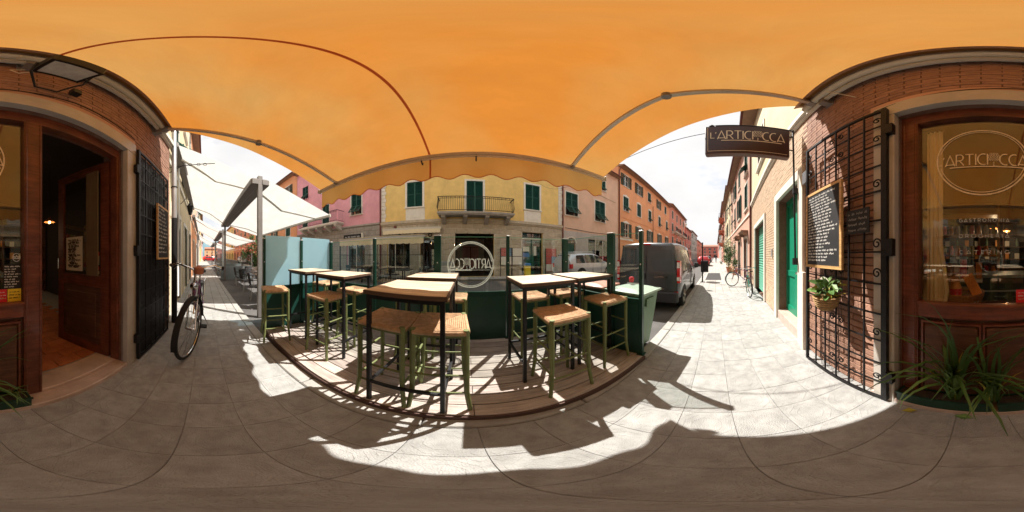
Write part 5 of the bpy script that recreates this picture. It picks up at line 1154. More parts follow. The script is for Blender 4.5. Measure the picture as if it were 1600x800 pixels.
def arches(par, xs, W, r, m='rubber'):
    for x in xs:
        for s in (-1, 1):
            a = MB()
            a.add([(x + (r + .05) * cos(pi * i / 12), s * (W + .004), r + (r + .05) * sin(pi * i / 12)) for i in range(13)], [tuple(range(13))]); part('wheel_arch', a, m, par)
# grey panel van, rear towards the camera
van = thing('panel_van', 'dark grey panel van parked along the kerb with its rear doors towards the deck', 'van', (3.93, 1.77, -.04), R(1.5))
W = .90
vb = shell([(0, .36, 1.02, 1.74, .84, .86, .70), (.05, .30, 1.02, 1.80, .87, .895, .745), (.5, .24, 1.02, 1.84, .88, .905, .76), (1.4, .24, 1.02, 1.85, .88, .905, .77), (2.3, .24, 1.02, 1.83, .88, .90, .75), (2.75, .24, 1.02, 1.72, .88, .90, .70), (3.2, .24, 1.03, 1.36, .88, .90, .66), (3.55, .24, .96, 1.1, .87, .885, .70), (4.0, .26, .85, .98, .82, .84, .68), (4.18, .34, .75, .86, .70, .74, .58)])
bd = part('body', vb, 'van_paint', van, smooth=True); md = bd.modifiers.new('bevel', 'BEVEL'); md.width = .03; md.segments = 3; md.limit_method = 'ANGLE'; md.angle_limit = R(35)
part('rear_bumper', MB().cbox((-.05, 0, .42), (.16, 1.72, .26), .03), 'van_trim', van)
arches(van, (.62, 3.38), W, .31)
for x in (.62, 3.38):
    for s in (-1, 1): wheel(van, x, s * .80, .31, .2)
# rear doors
d1 = MB()
def on_rear(y, z): # x of rear surface
    return -.012 - .0 * y
for a, c in ((-.80, -.008), (.008, .80)):
    vs = [(-.03, a, .50), (-.03, c, .50), (-.03, c, 1.02), (.0, c * .92 if abs(c) > .1 else c, 1.70), (.0, a * .92 if abs(a) > .1 else a, 1.70), (-.03, a, 1.02)]
    dd = part('rear_door', MB().add(vs, [(5, 2, 1, 0), (4, 3, 2, 5)]).add([(p[0] + .06, p[1], p[2]) for p in vs], [(0, 1, 2, 5), (5, 2, 3, 4)]), 'van_paint', van)
    e = (a + .08 if abs(a) > .1 else a + .05), (c - .08 if abs(c) > .1 else c - .05)
    part('window', MB().add([(-.030, e[0], 1.07), (-.030, e[1], 1.07), (-.008, e[1] * .95, 1.62), (-.008, e[0] * .95, 1.62)], [(3, 2, 1, 0)]), 'van_window', dd)
part('roof_light', MB().b2(-.02, .02, -.12, .12, 1.75, 1.78), 'light_red', van)
part('number_plate', MB().b2(-.048, -.036, .20, .56, .62, .73), 'white_plastic', van); part('door_handle', MB().b2(-.06, -.03, .02, .08, .85, 1.0), 'van_trim', van)
for s in (-1, 1):
    tl = part('tail_light', MB().b2(-.03, .16, s * .86 - .04, s * .86 + .035, .78, 1.34), 'light_red', van); part('reversing_light', MB().b2(-.036, .1, s * .86 - .035, s * .86 + .038, 1.16, 1.30).b2(-.036, .1, s * .86 - .035, s * .86 + .038, .84, .93), 'light_clear', tl)
    part('reflector', MB().b2(-.045, .02, s * .80 - .05, s * .80 + .05, .46, .56), 'light_red', van)
    part('side_window', MB().add([(2.35, s * .845, 1.12), (3.05, s * .842, 1.12), (2.72, s * .775, 1.58), (2.38, s * .79, 1.66)], [(0, 1, 2, 3)] if s < 0 else [(3, 2, 1, 0)]), 'car_glass', van)
    part('sliding_door_rail', MB().b2(.45, 1.9, s * .905 - .008, s * .905 + .008, 1.0, 1.03), 'van_trim', van); part('door_seam', MB().b2(2.16, 2.17, s * .900 - .008, s * .900 + .008, .35, 1.1), 'rubber', van)
    part('side_panel_window', MB().add([(.35, s * .862, 1.12), (1.2, s * .865, 1.12), (1.2, s * .80, 1.66), (.40, s * .79, 1.62)], [(0, 1, 2, 3)] if s < 0 else [(3, 2, 1, 0)]).add([(1.3, s * .865, 1.12), (2.1, s * .865, 1.12), (2.1, s * .80, 1.66), (1.3, s * .80, 1.66)], [(0, 1, 2, 3)] if s < 0 else [(3, 2, 1, 0)]), 'car_glass', van)
    mi_ = part('wing_mirror', MB().cbox((3.0, s * 1.03, 1.08), (.12, .16, .2), .02), 'van_trim', van); part('mirror_arm', MB().bar((3.02, s * .9, 1.02), (3.0, s * .98, 1.04), .04), 'van_trim', mi_)
    part('door_handle', MB().b2(2.25, 2.42, s * .91 - .012, s * .91 + .012, .95, .985), 'van_trim', van)
part('windscreen', MB().add([(2.72, -.66, 1.70), (2.72, .66, 1.70), (3.22, .72, 1.34), (3.22, -.72, 1.34)], [(0, 3, 2, 1)]).add([(2.74, -.66, 1.73), (2.74, .66, 1.73), (3.24, .70, 1.38), (3.24, -.70, 1.38)], [(0, 3, 2, 1)]), 'car_glass', van)
m = MB(); text(m, 'EXPRESS', -.17, 0, .045, .010, 0, .35, .34); part('lettering', m, 'chrome', van, loc=(-.034, -.42, .90), rot=(0, 0, R(-90)))
part('badge', MB().b2(-.038, -.034, -.5, -.36, .60, .64), 'chrome', van); part('badge', MB().b2(-.038, -.034, -.64, -.58, .56, .59), 'chrome', van)
def car(name, label, cat, loc, rz, paint, st, wx, r, gl, L_):
    c = thing(name, label, cat, loc, rz); bd = part('body', shell(st), paint, c, smooth=True); md = bd.modifiers.new('bevel', 'BEVEL'); md.width = .03; md.segments = 2; md.limit_method = 'ANGLE'; md.angle_limit = R(35)
    arches(c, wx, st[3][5], r)
    for x in wx:
        for s in (-1, 1): wheel(c, x, s * (st[3][5] - .1), r, .2)
    for s in (-1, 1):
        for poly in gl:
            vs = [(x, s * (y + .006), z) for x, y, z in poly]; part('side_window', MB().add(vs, [tuple(range(len(vs)))] if s < 0 else [tuple(range(len(vs) - 1, -1, -1))]), 'car_glass', c)
        part('tail_light', MB().b2(-.03, .14, s * (st[0][5] + .0) - .12, s * (st[0][5] + .0) + .03, .74, 1.0), 'light_red', c); part('headlight', MB().b2(L_ - .12, L_ + .02, s * .62 - .14, s * .62 + .1, .66, .82), 'light_clear', c)
        part('wing_mirror', MB().cbox((L_ * .66, s * (st[3][5] + .1), 1.02), (.12, .16, .12), .02), paint, c); part('door_seam', MB().b2(L_ * .42, L_ * .42 + .01, s * st[3][5] - .005, s * st[3][5] + .012, .35, .95).b2(L_ * .62, L_ * .62 + .01, s * st[3][5] - .005, s * st[3][5] + .012, .35, .95), 'rubber', c)
        part('door_handle', MB().b2(L_ * .30, L_ * .30 + .14, s * st[3][5] - .01, s * st[3][5] + .02, .86, .89).b2(L_ * .5, L_ * .5 + .14, s * st[3][5] - .01, s * st[3][5] + .02, .86, .89), 'alu', c)
    part('number_plate', MB().b2(-.05, -.03, -.26, .26, .55, .66), 'white_plastic', c)
    return c
suv_st = [(0, .45, .98, 1.08, .80, .82, .76), (.04, .34, 1.0, 1.30, .86, .885, .70), (.25, .28, 1.0, 1.58, .88, .91, .66), (.9, .26, .99, 1.66, .88, .92, .68), (2.2, .26, .98, 1.66, .88, .92, .68), (2.75, .26, .98, 1.50, .88, .92, .66), (3.2, .26, .98, 1.16, .88, .91, .70), (3.6, .26, .93, 1.02, .88, .90, .72), (4.2, .3, .85, .94, .82, .85, .66), (4.45, .4, .72, .8, .66, .70, .5)]
suvg = [[(.42, .905, 1.04), (1.15, .915, 1.04), (1.15, .75, 1.52), (.55, .74, 1.50)], [(1.22, .915, 1.04), (2.05, .915, 1.03), (2.05, .755, 1.54), (1.22, .755, 1.54)], [(2.12, .915, 1.03), (3.0, .905, 1.02), (2.62, .76, 1.42), (2.12, .755, 1.53)]]
c = car('parked_suv', 'silver blue off-road car parked across the street before the beige house', 'car', (5.75, 8.0, -.04), R(2), 'silver_paint', suv_st, (.85, 3.55), .36, suvg, 4.45)
part('roof_rail', MB().tube([(.4, -.62, 1.69), (.5, -.62, 1.72), (2.4, -.62, 1.72), (2.5, -.62, 1.67)], .018, 6).tube([(.4, .62, 1.69), (.5, .62, 1.72), (2.4, .62, 1.72), (2.5, .62, 1.67)], .018, 6), 'alu', c)
part('rear_window', MB().add([(.015, -.62, 1.08), (.015, .62, 1.08), (.19, .56, 1.52), (.19, -.56, 1.52)], [(3, 2, 1, 0)]), 'car_glass', c)
cst = [(0, .4, .88, .98, .76, .78, .70), (.06, .3, .9, 1.12, .82, .84, .64), (.35, .24, .9, 1.38, .83, .86, .58), (1.0, .22, .9, 1.45, .83, .86, .60), (2.0, .22, .88, 1.43, .83, .86, .60), (2.5, .22, .88, 1.24, .83, .86, .60), (2.9, .22, .88, .99, .83, .85, .66), (3.5, .24, .80, .88, .80, .82, .62), (3.95, .34, .66, .72, .60, .64, .5)]
cg = [[(.5, .845, .94), (1.3, .855, .94), (1.3, .68, 1.33), (.65, .67, 1.3)], [(1.36, .855, .94), (2.6, .85, .93), (2.2, .68, 1.30), (1.36, .68, 1.33)]]
def small(label, x, y, rz, paint, name='parked_car'): 
    c = car(name, label, 'car', (x, y, -.04), R(rz), paint, cst, (.65, 3.15), .31, cg, 3.95); part('rear_window', MB().add([(.02, -.55, .97), (.02, .55, .97), (.27, .5, 1.32), (.27, -.5, 1.32)], [(3, 2, 1, 0)]), 'car_glass', c); return c
small('red hatchback seen from behind down the right street', 22.5, 1.7, 1, 'red_paint'); small('dark car parked across the street behind the deck screen', 1.9 + 1.2, 0, 0, 'dark_paint').location = (1.2 + 3.4 - 3.0 + 3.0, 60, 0) if 0 else (38, 8.0, -.04)
small('dark blue car parked between the newsstand and the silver car', 0, 0, 0, 'dark_paint').location = (36, 1.8, -.04)
small('red car crossing at the far left end of the street', -44, -.2, 100, 'red_paint'); small('white car parked at the far left end of the street', -60, 3.4, 180, 'white_paint'); small('dark car parked on the far side of the left street', -26, 8.0, 0, 'dark_paint'); small('white car standing on the far side beyond the oleander hedge', -34, 8.0, 0, 'white_paint')
# ------------------------------------------------------------------ bicycles
def bicycle(label, loc, rz, frame='bike_purple', s=1.0, lean=0, basket=False, steer=0, group=None):
    b = thing('bicycle', label, 'bicycle', loc, rz, group); b.scale = (s, s, s); b.rotation_euler = (R(lean), 0, rz); r = .345
    def wh(x, ang=0):
        T = Matrix.Rotation(R(ang), 4, 'Z'); t = part('wheel', MB().torus((0, 0, 0), r - .018, .018, 'y', 40, 8), 'rubber', b, loc=(x, 0, r), rot=(0, 0, R(ang)), smooth=True)
        part('rim', MB().torus((0, 0, 0), r - .04, .009, 'y', 36, 6), 'chrome', t, smooth=True); m = MB()
        for i in range(20): a = 2 * pi * i / 20; m.tube([(0, .02 * (-1) ** i, 0), ((r - .04) * cos(a + .25 * (-1) ** i), 0, (r - .04) * sin(a + .25 * (-1) ** i))], .0016, 3, False)
        m.tube([(0, -.04, 0), (0, .04, 0)], .018, 8); part('spokes', m, 'chrome', t); m = MB(); P = []
        for i in range(22): a = R(-15 + i * 190 / 21); P.append([((r + .018) * cos(a), y, (r + .018) * sin(a)) for y in (-.028, -.018, .018, .028)])
        P = [[(x_, y, z - (.008 if abs(y) > .02 else 0)) for x_, y, z in row_] for row_ in P]; part('mudguard', MB().grid(P), 'rubber', t, smooth=True); return t
    wh(.53, steer); wh(-.53)
    f = MB(); bb = (-.08, 0, .29); sd = (-.22, 0, .78); hd = (.36, 0, .84); hb = (.40, 0, .70)
    f.tube([bb, sd], .016, 8); f.tube([bb, hb], .018, 8); f.tube([(-.2, 0, .70), hd], .015, 8); f.tube([hd, hb], .02, 8)
    for y in (-.05, .05): f.tube([bb, (-.53, y, .345)], .009, 6); f.tube([(-.21, 0, .74), (-.53, y, .345)], .008, 6)
    part('frame', f, frame, b, smooth=True); fk = MB().tube([(.36, 0, .92), (.40, 0, .70)], .014, 8)
    for y in (-.045, .045): fk.tube([(.40, y, .70), (.44, y, .60), (.53, y, .345)], .011, 6)
    part('fork', fk, 'chrome', b, smooth=True); hbx = MB().tube([(.30, -.29, .99), (.36, -.2, 1.02), (.39, -.05, .98), (.38, 0, .95), (.39, .05, .98), (.36, .2, 1.02), (.30, .29, .99)], .011, 8); hh = part('handlebar', hbx, 'chrome', b, smooth=True)
    for y in (-.29, .29): part('grip', MB().tube([(.22, y * 1.02, .975), (.32, y, .995)], .018, 8), 'rubber', hh, smooth=True)
    part('brake_lever', MB().tube([(.36, -.2, 1.0), (.30, -.26, .95)], .006, 5).tube([(.36, .2, 1.0), (.30, .26, .95)], .006, 5), 'chrome', hh)
    part('seat_post', MB().tube([(-.2, 0, .7), (-.235, 0, .88)], .013, 8), 'chrome', b); part('saddle', MB().lathe([(0, .05), (.06, .045), (.085, .02), (.08, 0), (0, -.01)], 14, M=Matrix.Translation((-.25, 0, .88)) @ Matrix.Diagonal((1.5, 1, 1, 1))), 'rubber', b, smooth=True)
    part('headlight', MB().lathe([(0, -.05), (.03, -.04), (.04, .02), (0, .03)], 12, M=Matrix.Translation((.44, 0, .80)) @ Matrix.Rotation(R(90), 4, 'Y')), 'chrome', b, smooth=True)
    ck = MB().torus((-.08, .03, .29), .09, .006, 'y', 20, 5); ck.bar((-.08, .05, .29), (-.0, .05, .15), .02, .012); ck.bar((-.08, -.05, .29), (-.16, -.05, .43), .02, .012); c_ = part('crank', ck, 'chrome', b); part('pedal', MB().box((0, .10, .15), (.09, .09, .02)).box((-.16, -.10, .43), (.09, .09, .02)), 'rubber', c_)
    part('chain', MB().bar((-.08, .035, .38), (-.53, .035, .385), .006).bar((-.08, .035, .2), (-.53, .035, .305), .006), 'iron', b)
    part('rear_rack', MB().bar((-.28, -.06, .74), (-.72, -.06, .73), .01).bar((-.28, .06, .74), (-.72, .06, .73), .01).bar((-.4, -.06, .735), (-.4, .06, .735), .008).bar((-.6, -.06, .735), (-.6, .06, .735), .008).tube([(-.6, .06, .73), (-.53, .06, .36)], .005, 5), 'chrome', b)
    part('stand', MB().tube([(-.3, .03, .3), (-.34, .16, .01)], .008, 6), 'chrome', b)
    if basket:
        m = MB(); 
        for z, q in ((.72, .10), (.80, .115), (.88, .13), (.94, .14)): m.torus((.56, 0, z), q, .005, 'z', 20, 4)
        for i in range(18): a = 2 * pi * i / 18; m.tube([(.56 + .1 * cos(a), .1 * sin(a), .72), (.56 + .14 * cos(a), .14 * sin(a), .94)], .004, 4)
        part('basket', m, 'wicker_light', b)
    return b
b = bicycle('city bicycle leaning by the left gate with its front wheel towards the camera', (-2.70, -.14, 0), R(-4), 'bike_purple', 1.28, -3, steer=-12); part('grip_bag', MB().lathe([(0, 0), (.05, .01), (.055, .07), (0, .1)], 10, c=(.42, .04, .92)), 'pot', b, smooth=True)
bicycle('purple bicycle with basket leaning on the brick wall, farther of two', (7.6, -1.30, 0), R(100), 'bike_purple', 1, 3, True, 10, 'bicycles by the roller shutter')
bicycle('teal bicycle leaning by the roller shutter, nearer of two', (5.85, -1.22, 0), R(170), 'bike_teal', 1, 3, False, 15, 'bicycles by the roller shutter')

# ------------------------------------------------------------------ street furniture right
pl = thing('pole_bin', 'litter bin on a tall thin black pole beyond the van', 'litter bin', (8.75, .70, 0)); part('pole', MB().tube([(0, 0, 0), (0, 0, 2.15)], .035, 10), 'iron', pl, smooth=True); part('bin', MB().cbox((.28, -.1, .85), (.42, .4, .62), .02), 'iron', pl); part('base_plate', MB().cbox((0, 0, .01), (.22, .22, .02), .004), 'iron', pl)
def leaf_cloud(seed, n, rx, ry, rz_, s=.05, hole=.35):
    rr = random.Random(seed); m = MB(); cl = [(rr.gauss(0, .45), rr.gauss(0, .45), rr.gauss(0, .5), rr.uniform(.25, .5)) for _ in range(12)]
    for i in range(n):
        c = rr.choice(cl); a, b_ = rr.uniform(0, 2 * pi), rr.uniform(-1, 1); q = c[3] * rr.random() ** .4; r2 = math.sqrt(1 - b_ * b_)
        p = Vector(((c[0] + q * r2 * cos(a)) * rx, (c[1] + q * r2 * sin(a)) * ry, (c[2] + q * b_) * rz_)); d = Vector((rr.gauss(0, 1), rr.gauss(0, 1), rr.gauss(0, .6))).normalized(); e = d.cross(Vector((rr.gauss(0, 1), rr.gauss(0, 1), rr.gauss(0, 1)))).normalized()
        L_ = s * rr.uniform(.7, 1.3); m.add([p - d * L_, p + e * L_ * .35, p + d * L_, p - e * L_ * .35], [(0, 1, 2, 3)])
    return m
def bush(name, label, cat, loc, h, w_, seed, pot='pot', fl=None, n=900, s=.07, group=None):
    b = thing(name, label, cat, loc, 0, group)
    if pot: part('pot', MB().lathe([(0, 0), (.16, 0), (.22, .36), (.24, .36), (.24, .4), (.2, .4), (.19, .34), (0, .34)], 18), pot, b, smooth=True)
    z0 = .36 if pot else 0
    for i in range(4): a = i * 1.6 + seed; part('stem', MB().tube([(0, 0, z0 - .03), (.06 * cos(a), .06 * sin(a), z0 + h * .3), (w_ * .4 * cos(a), w_ * .4 * sin(a), z0 + h * .7)], [.016, .012, .005], 6), 'stem', b)
    part('foliage', leaf_cloud(seed, n, w_, w_, h * .42, s), 'leaf', b, loc=(0, 0, z0 + h * .58)); part('young_leaves', leaf_cloud(seed + 7, n // 3, w_ * 1.05, w_ * 1.05, h * .45, s * .9), 'leaf_light', b, loc=(0, 0, z0 + h * .6))
    if fl: part('blossom', leaf_cloud(seed + 3, n // 2, w_ * 1.1, w_ * 1.1, h * .36, s * .8), fl, b, loc=(0, 0, z0 + h * .72))
    return b
bush('potted_shrub', 'tall leafy potted shrub by the right hand houses, nearest one', 'plant', (13.6, -1.15, 0), 2.5, .55, 2, group='potted plants along the right pavement')
bush('potted_shrub', 'lower potted shrub beyond the tall one on the right pavement', 'plant', (15.2, -1.2, 0), 1.7, .6, 5, group='potted plants along the right pavement')
bush('potted_shrub', 'small climbing plant in a pot before the pale doorway', 'plant', (12.2, -1.45, 0), 1.0, .3, 8, n=300, group='potted plants along the right pavement')
# ------------------------------------------------------------------ houses on the shop side
def south(name, label, x0, x1, z, m, y, cols, rows, kind='mix', doors=(), dp=10):
    b = thing(name, label, 'building', (x0, y, 0), pi); Lx = x1 - x0; Wd = Lx / cols; H = []; wn = []
    for i in range(cols):
        for j in range(rows): c = -(Wd * (i + .5)); zz = 4.3 + j * (z - 4.5) / rows; h = min(1.9, (z - 4.5) / rows - .8); H.append((c - .5, c + .5, zz, zz + h)); wn.append((c, zz, h, (i * 2 + j) % 3))
    D = [(-(a + w_ / 2), -(a - w_ / 2), 0.01, h_) for a, w_, h_, _ in doors]
    body(b, -Lx, 0, z, H + D, m, dp)
    for c, zz, h, k in wn: window(b, c, zz, 1.0, h, ('closed', 'tilt', 'open')[k] if kind == 'mix' else kind, tw=.08)
    for (a, c, d_, e), (_, _, _, km) in zip(D, doors):
        part('door_surround', MB().b2(a - .12, a, -.04, .05, 0, e).b2(c, c + .12, -.04, .05, 0, e).b2(a - .12, c + .12, -.045, .05, e, e + .14), 'trim_white', b)
        if km == 'hood': part('door_hood', MB().b2(a - .25, c + .25, -.42, -.0, e + .35, e + .42).b2(a - .2, a - .1, -.3, 0, e + .16, e + .35).b2(c + .1, c + .2, -.3, 0, e + .16, e + .35), 'eave', b); km = 'glass'
        if km == 'glass': shopfront(b, a, c, d_, e, .15, 'iron', 2, depth=1.2)
        elif km == 'roller':
            r_ = MB()
            for q in range(int(e / .1)): r_.tube([(a, .15, .06 + q * .1), (c, .15, .06 + q * .1)], .052, 6)
            part('roller_shutter', r_, 'pipe_grey', b, smooth=True)
        else: dd = part('door', MB().b2(a, c, .12, .17, .0, e), km, b); part('door_panel', MB().b2(a + .1, (a + c) / 2 - .05, .1, .12, .25, e - .2).b2((a + c) / 2 + .05, c - .1, .1, .12, .25, e - .2), km, dd)
    part('string_course', MB().b2(-Lx, 0, -.06, .01, 3.7, 3.82), 'trim_white', b)
    roofed(b, -Lx, 0, z, dp, .5); return b
south('rose_house', 'rose plastered house with hooded doors just past the roller shutter', 8.34, 19.5, 9.6, 'plaster_rose', -1.86, 4, 2, 'mix', ((1.6, 1.1, 2.5, 'hood'), (4.2, 1.1, 2.5, 'hood'), (7.5, 1.3, 2.5, 'wood_old')))
south('ochre_house', 'ochre house with brown door beyond the potted shrubs', 19.6, 32, 10.4, 'plaster_cream', -1.8, 4, 2, 'mix', ((2, 1.2, 2.4, 'wood_old'), (6, 2.2, 2.6, 'glass')))
b = south('balcony_house', 'far pink house with stacked balconies on the right pavement side', 32.1, 48, 12.5, 'plaster_terracotta', -1.8, 4, 3, 'mix', ((3, 1.6, 2.5, 'glass'), (9, 1.6, 2.5, 'roller')))
for z in (4.2, 6.9, 9.6): balcony(b, -7, -2, z, 1.1, 'plaster_terracotta', corb=2)
south('pale_far_house', 'pale far house on the right pavement side', 48.1, 85, 10.8, 'plaster_grey', -1.8, 8, 2, 'mix', ((4, 1.6, 2.5, 'glass'), (20, 1.6, 2.5, 'roller')))
south('last_right_house', 'last distant red house on the right pavement side', 85.1, 130, 11, 'plaster_red', -1.8, 8, 2, 'closed')
# left of the shop
lw = south('cream_left_house', 'cream house left of the shop with dark grilles and white pipe', -10.2, -3.36, 10.8, 'plaster_cream', -.78, 3, 2, 'mix', ((1.2, 1.2, 2.6, 'wood_old'), (3.3, 1.2, 2.6, 'shutter_green'), (5.6, 1.4, 2.6, 'glass')), 1.5)
south('ochre_left_house', 'ochre house behind the second white awning on the left', -19, -10.3, 11.5, 'plaster_orange', -.8, 3, 2, 'closed', ((1.5, 1.2, 2.6, 'wood_old'), (6, 1.4, 2.6, 'glass')))
south('grey_left_house', 'grey plaster house down the left pavement', -34, -19.1, 10.5, 'plaster_grey', -.8, 5, 2, 'mix', ((3, 1.2, 2.6, 'glass'), (9, 1.4, 2.6, 'wood_old')))
south('yellow_left_house', 'yellow house far down the left pavement', -60, -34.1, 11.5, 'plaster_yellow', -.8, 7, 2, 'mix', ((5, 1.2, 2.6, 'glass'),))
south('pink_left_house', 'pink house farthest down the left pavement', -120, -60.1, 10, 'plaster_pink', -.8, 10, 2, 'closed')
wp = part('white_pipe', MB().tube([(0, 0, 4.3), (0, 0, 2.25), (.12, 0, 2.08), (.12, 0, .3)], .03, 8), 'pipe_white', loc=(-4.55, -.70, 0), smooth=True); tag(wp, 'thin white pipe with a kink on the cream left wall', 'pipe')
lt = thing('wall_lantern', 'black wall lantern under the first white awning', 'lantern', (-5.5, -.45, 2.85)); part('lantern_body', MB().lathe([(.06, 0), (.11, .28), (.13, .3), (.02, .42), (0, .44)], 6), 'iron', lt); part('bracket', MB().tube([(0, 0, .42), (0, .02, .55), (0, -.15, .6), (0, -.33, .4)], .012, 6), 'iron', lt)
fb2 = thing('scroll_bracket', 'wrought iron scroll bracket projecting from the drainpipe corner', 'bracket', (-3.3, -.72, 3.45)); m = MB().tube([(0, 0, 0), (0, .95, .08)], .009, 6); m.tube([(0, 0, -.15), (0, .3, .03)], .008, 6)
sc_m = MB(); scroll(sc_m, 0, 0, .05, 1); part('bracket_rod', m, 'iron', fb2)
for y in (.45, .62, .75): q = MB().torus((0, y, .05), .035, .006, 'x', 12, 5); part('scroll', q, 'iron', fb2)
# ------------------------------------------------------------------ white double awnings on the left terrace
def white_awning(label, x0, x1, first=True, zb=3.22):
    a = thing('white_awning', label, 'awning', (x0, 1.25, 0)); Lx = x1 - x0
    part('beam', MB().cbox((Lx / 2, -.12, zb), (Lx, .2, .16), .03).cbox((Lx / 2, .12, zb), (Lx, .2, .16), .03), 'grey_paint', a)
    for x in ((.06, Lx - .06) if x1 > x0 else (-.06, Lx + .06)): part('post', MB().b2(x - .05, x + .05, -.05, .05, -.02, zb + .15), 'grey_paint', a)
    s = 1 if Lx > 0 else -1; A0, A1 = (0, Lx) if Lx > 0 else (Lx, 0)
    P = [[(A0 + (A1 - A0) * i / 20, -.2 - 1.65 * j / 8, zb + .05 + 1.0 * j / 8 - .05 * sin(pi * j / 8)) for j in range(9)] for i in range(21)]; part('wall_side_fabric', MB().grid(P), 'awning_white', a, smooth=True)
    P = [[(A0 + (A1 - A0) * i / 20, .2 + 1.9 * j / 8, zb + .05 - .62 * j / 8 - .04 * sin(pi * j / 8)) for j in range(9)] for i in range(21)]; part('road_side_fabric', MB().grid(P), 'awning_white', a, smooth=True)
    part('wall_cassette', MB().cbox(((A0 + A1) / 2, -1.88, zb + 1.05), (A1 - A0, .2, .18), .03), 'grey_paint', a); part('front_bar', MB().cbox(((A0 + A1) / 2, 2.12, zb - .58), (A1 - A0, .07, .09), .01), 'cassette_white', a)
    for x in (A0 + .6, A1 - .6):
        q = .5 if x > (A0 + A1) / 2 else -.5
        o = part('arm', MB().bar((x, -1.8, zb + .92), (x - q, -.9, zb + .42), .05, .035), 'cassette_white', a); part('forearm', MB().bar((x - q, -.9, zb + .42), (x, -.15, zb), .04, .03), 'cassette_white', o)
        o = part('arm', MB().bar((x, .2, zb - .08), (x - q, 1.1, zb - .36), .05, .035), 'cassette_white', a); part('forearm', MB().bar((x - q, 1.1, zb - .36), (x, 2.1, zb - .6), .04, .03), 'cassette_white', o)
    return a
white_awning('white double awning on grey posts directly left of the deck', -9.5, -3.42)
white_awning('second white double awning farther down the left terrace', -16.6, -10.4, zb=3.0)
white_awning('third white double awning far down the left terrace', -24, -17.6, zb=2.8)
# terrace furniture
def chair(label, x, y, rz):
    c = thing('terrace_chair', label, 'chair', (x, y, -.04), rz, 'dark chairs on the left terrace'); 
    part('seat', MB().cbox((0, 0, .44), (.44, .44, .04), .01), 'chair_dark', c); P = [[(-.21 + .42 * i / 6, .2 + .06 * (j / 5) + .03 * cos(i * pi / 3), .5 + .38 * j / 5) for j in range(6)] for i in range(7)]; part('backrest', MB().grid(P).grid([[(x_, y_ + .015, z_) for x_, y_, z_ in r_] for r_ in P]), 'chair_dark', c, smooth=True)
    for sx in (-1, 1):
        for sy in (-1, 1): part('leg', MB().tube([(sx * .19, sy * .19, .44), (sx * .22, sy * .22, 0)], .012, 6), 'alu', c)
        part('armrest', MB().tube([(sx * .22, .2, .66), (sx * .23, -.15, .66), (sx * .21, -.18, .44)], .012, 6), 'chair_dark', c)
    return c
def ttable(label, x, y):
    t = thing('terrace_table', label, 'table', (x, y, -.04), 0, 'dark tables on the left terrace'); part('table_top', MB().cbox((0, 0, .73), (.75, .75, .03), .005), 'table_dark', t); part('pedestal', MB().tube([(0, 0, .02), (0, 0, .72)], .03, 8).cbox((0, 0, .015), (.42, .42, .03), .005), 'iron', t); return t
c0 = chair('dark terrace chair nearest the frosted screen', -4.1, 1.75, R(180)); t0 = ttable('dark terrace table nearest the frosted screen', -4.6, 2.45)
for x, y, a, l in ((-5.2, 1.75, 170, 'dark terrace chair beside the first terrace table'), (-5.5, 2.4, 90, 'dark terrace chair facing the street by the first table'), (-6.6, 1.8, 185, 'dark terrace chair before the second terrace table'), (-7.9, 1.8, 175, 'dark terrace chair left of the second terrace table'), (-8.6, 2.5, 90, 'dark terrace chair near the second grey post'), (-4.4, 3.1, 0, 'dark terrace chair on the road side of the first table')): dup(c0, (x, y, -.04), R(a), l)
dup(t0, (-7.1, 2.5, -.04), 0, 'dark terrace table in the middle of the left terrace'); dup(t0, (-9.2, 2.5, -.04), 0, 'dark terrace table at the far end of the first white awning')
for x, l in ((-9.6, 'grey steel and glass side screen at the far end of the first white awning'), (-12.5, 'grey steel side screen under the second white awning')):
    s = thing('side_screen', l, 'screen', (x, 1.3, -.04)); part('steel_panel', MB().b2(-.02, .02, -.25, 1.6, .05, .85), 'steel_panel', s); part('screen_pane', MB().b2(-.005, .005, -.25, 1.6, .87, 1.6), 'glass_clear', s); part('frame', MB().b2(-.025, .025, -.29, -.25, 0, 1.65).b2(-.025, .025, 1.6, 1.64, 0, 1.65), 'grey_paint', s)
for i in range(4):
    x = -10.8 - i * 1.5; p = thing('planter_trough', ('pale planter trough of red flowering oleander, nearest', 'pale planter trough of red flowering oleander, second', 'pale planter trough of red flowering oleander, third', 'pale planter trough of red flowering oleander, farthest')[i], 'planter', (x, 4.2, -.04), 0, 'oleander troughs at the road edge'); part('trough', MB().cbox((0, 0, .3), (1.4, .5, .6), .03), 'trim_white', p)
    bush('oleander', ('red flowering oleander bush in the nearest trough', 'red flowering oleander bush in the second trough', 'red flowering oleander bush in the third trough', 'red flowering oleander bush in the farthest trough')[i], 'shrub', (x, 4.2, .5), 1.9, .75, 20 + i, None, 'flower_pink', 1400, .08, 'oleanders at the road edge')
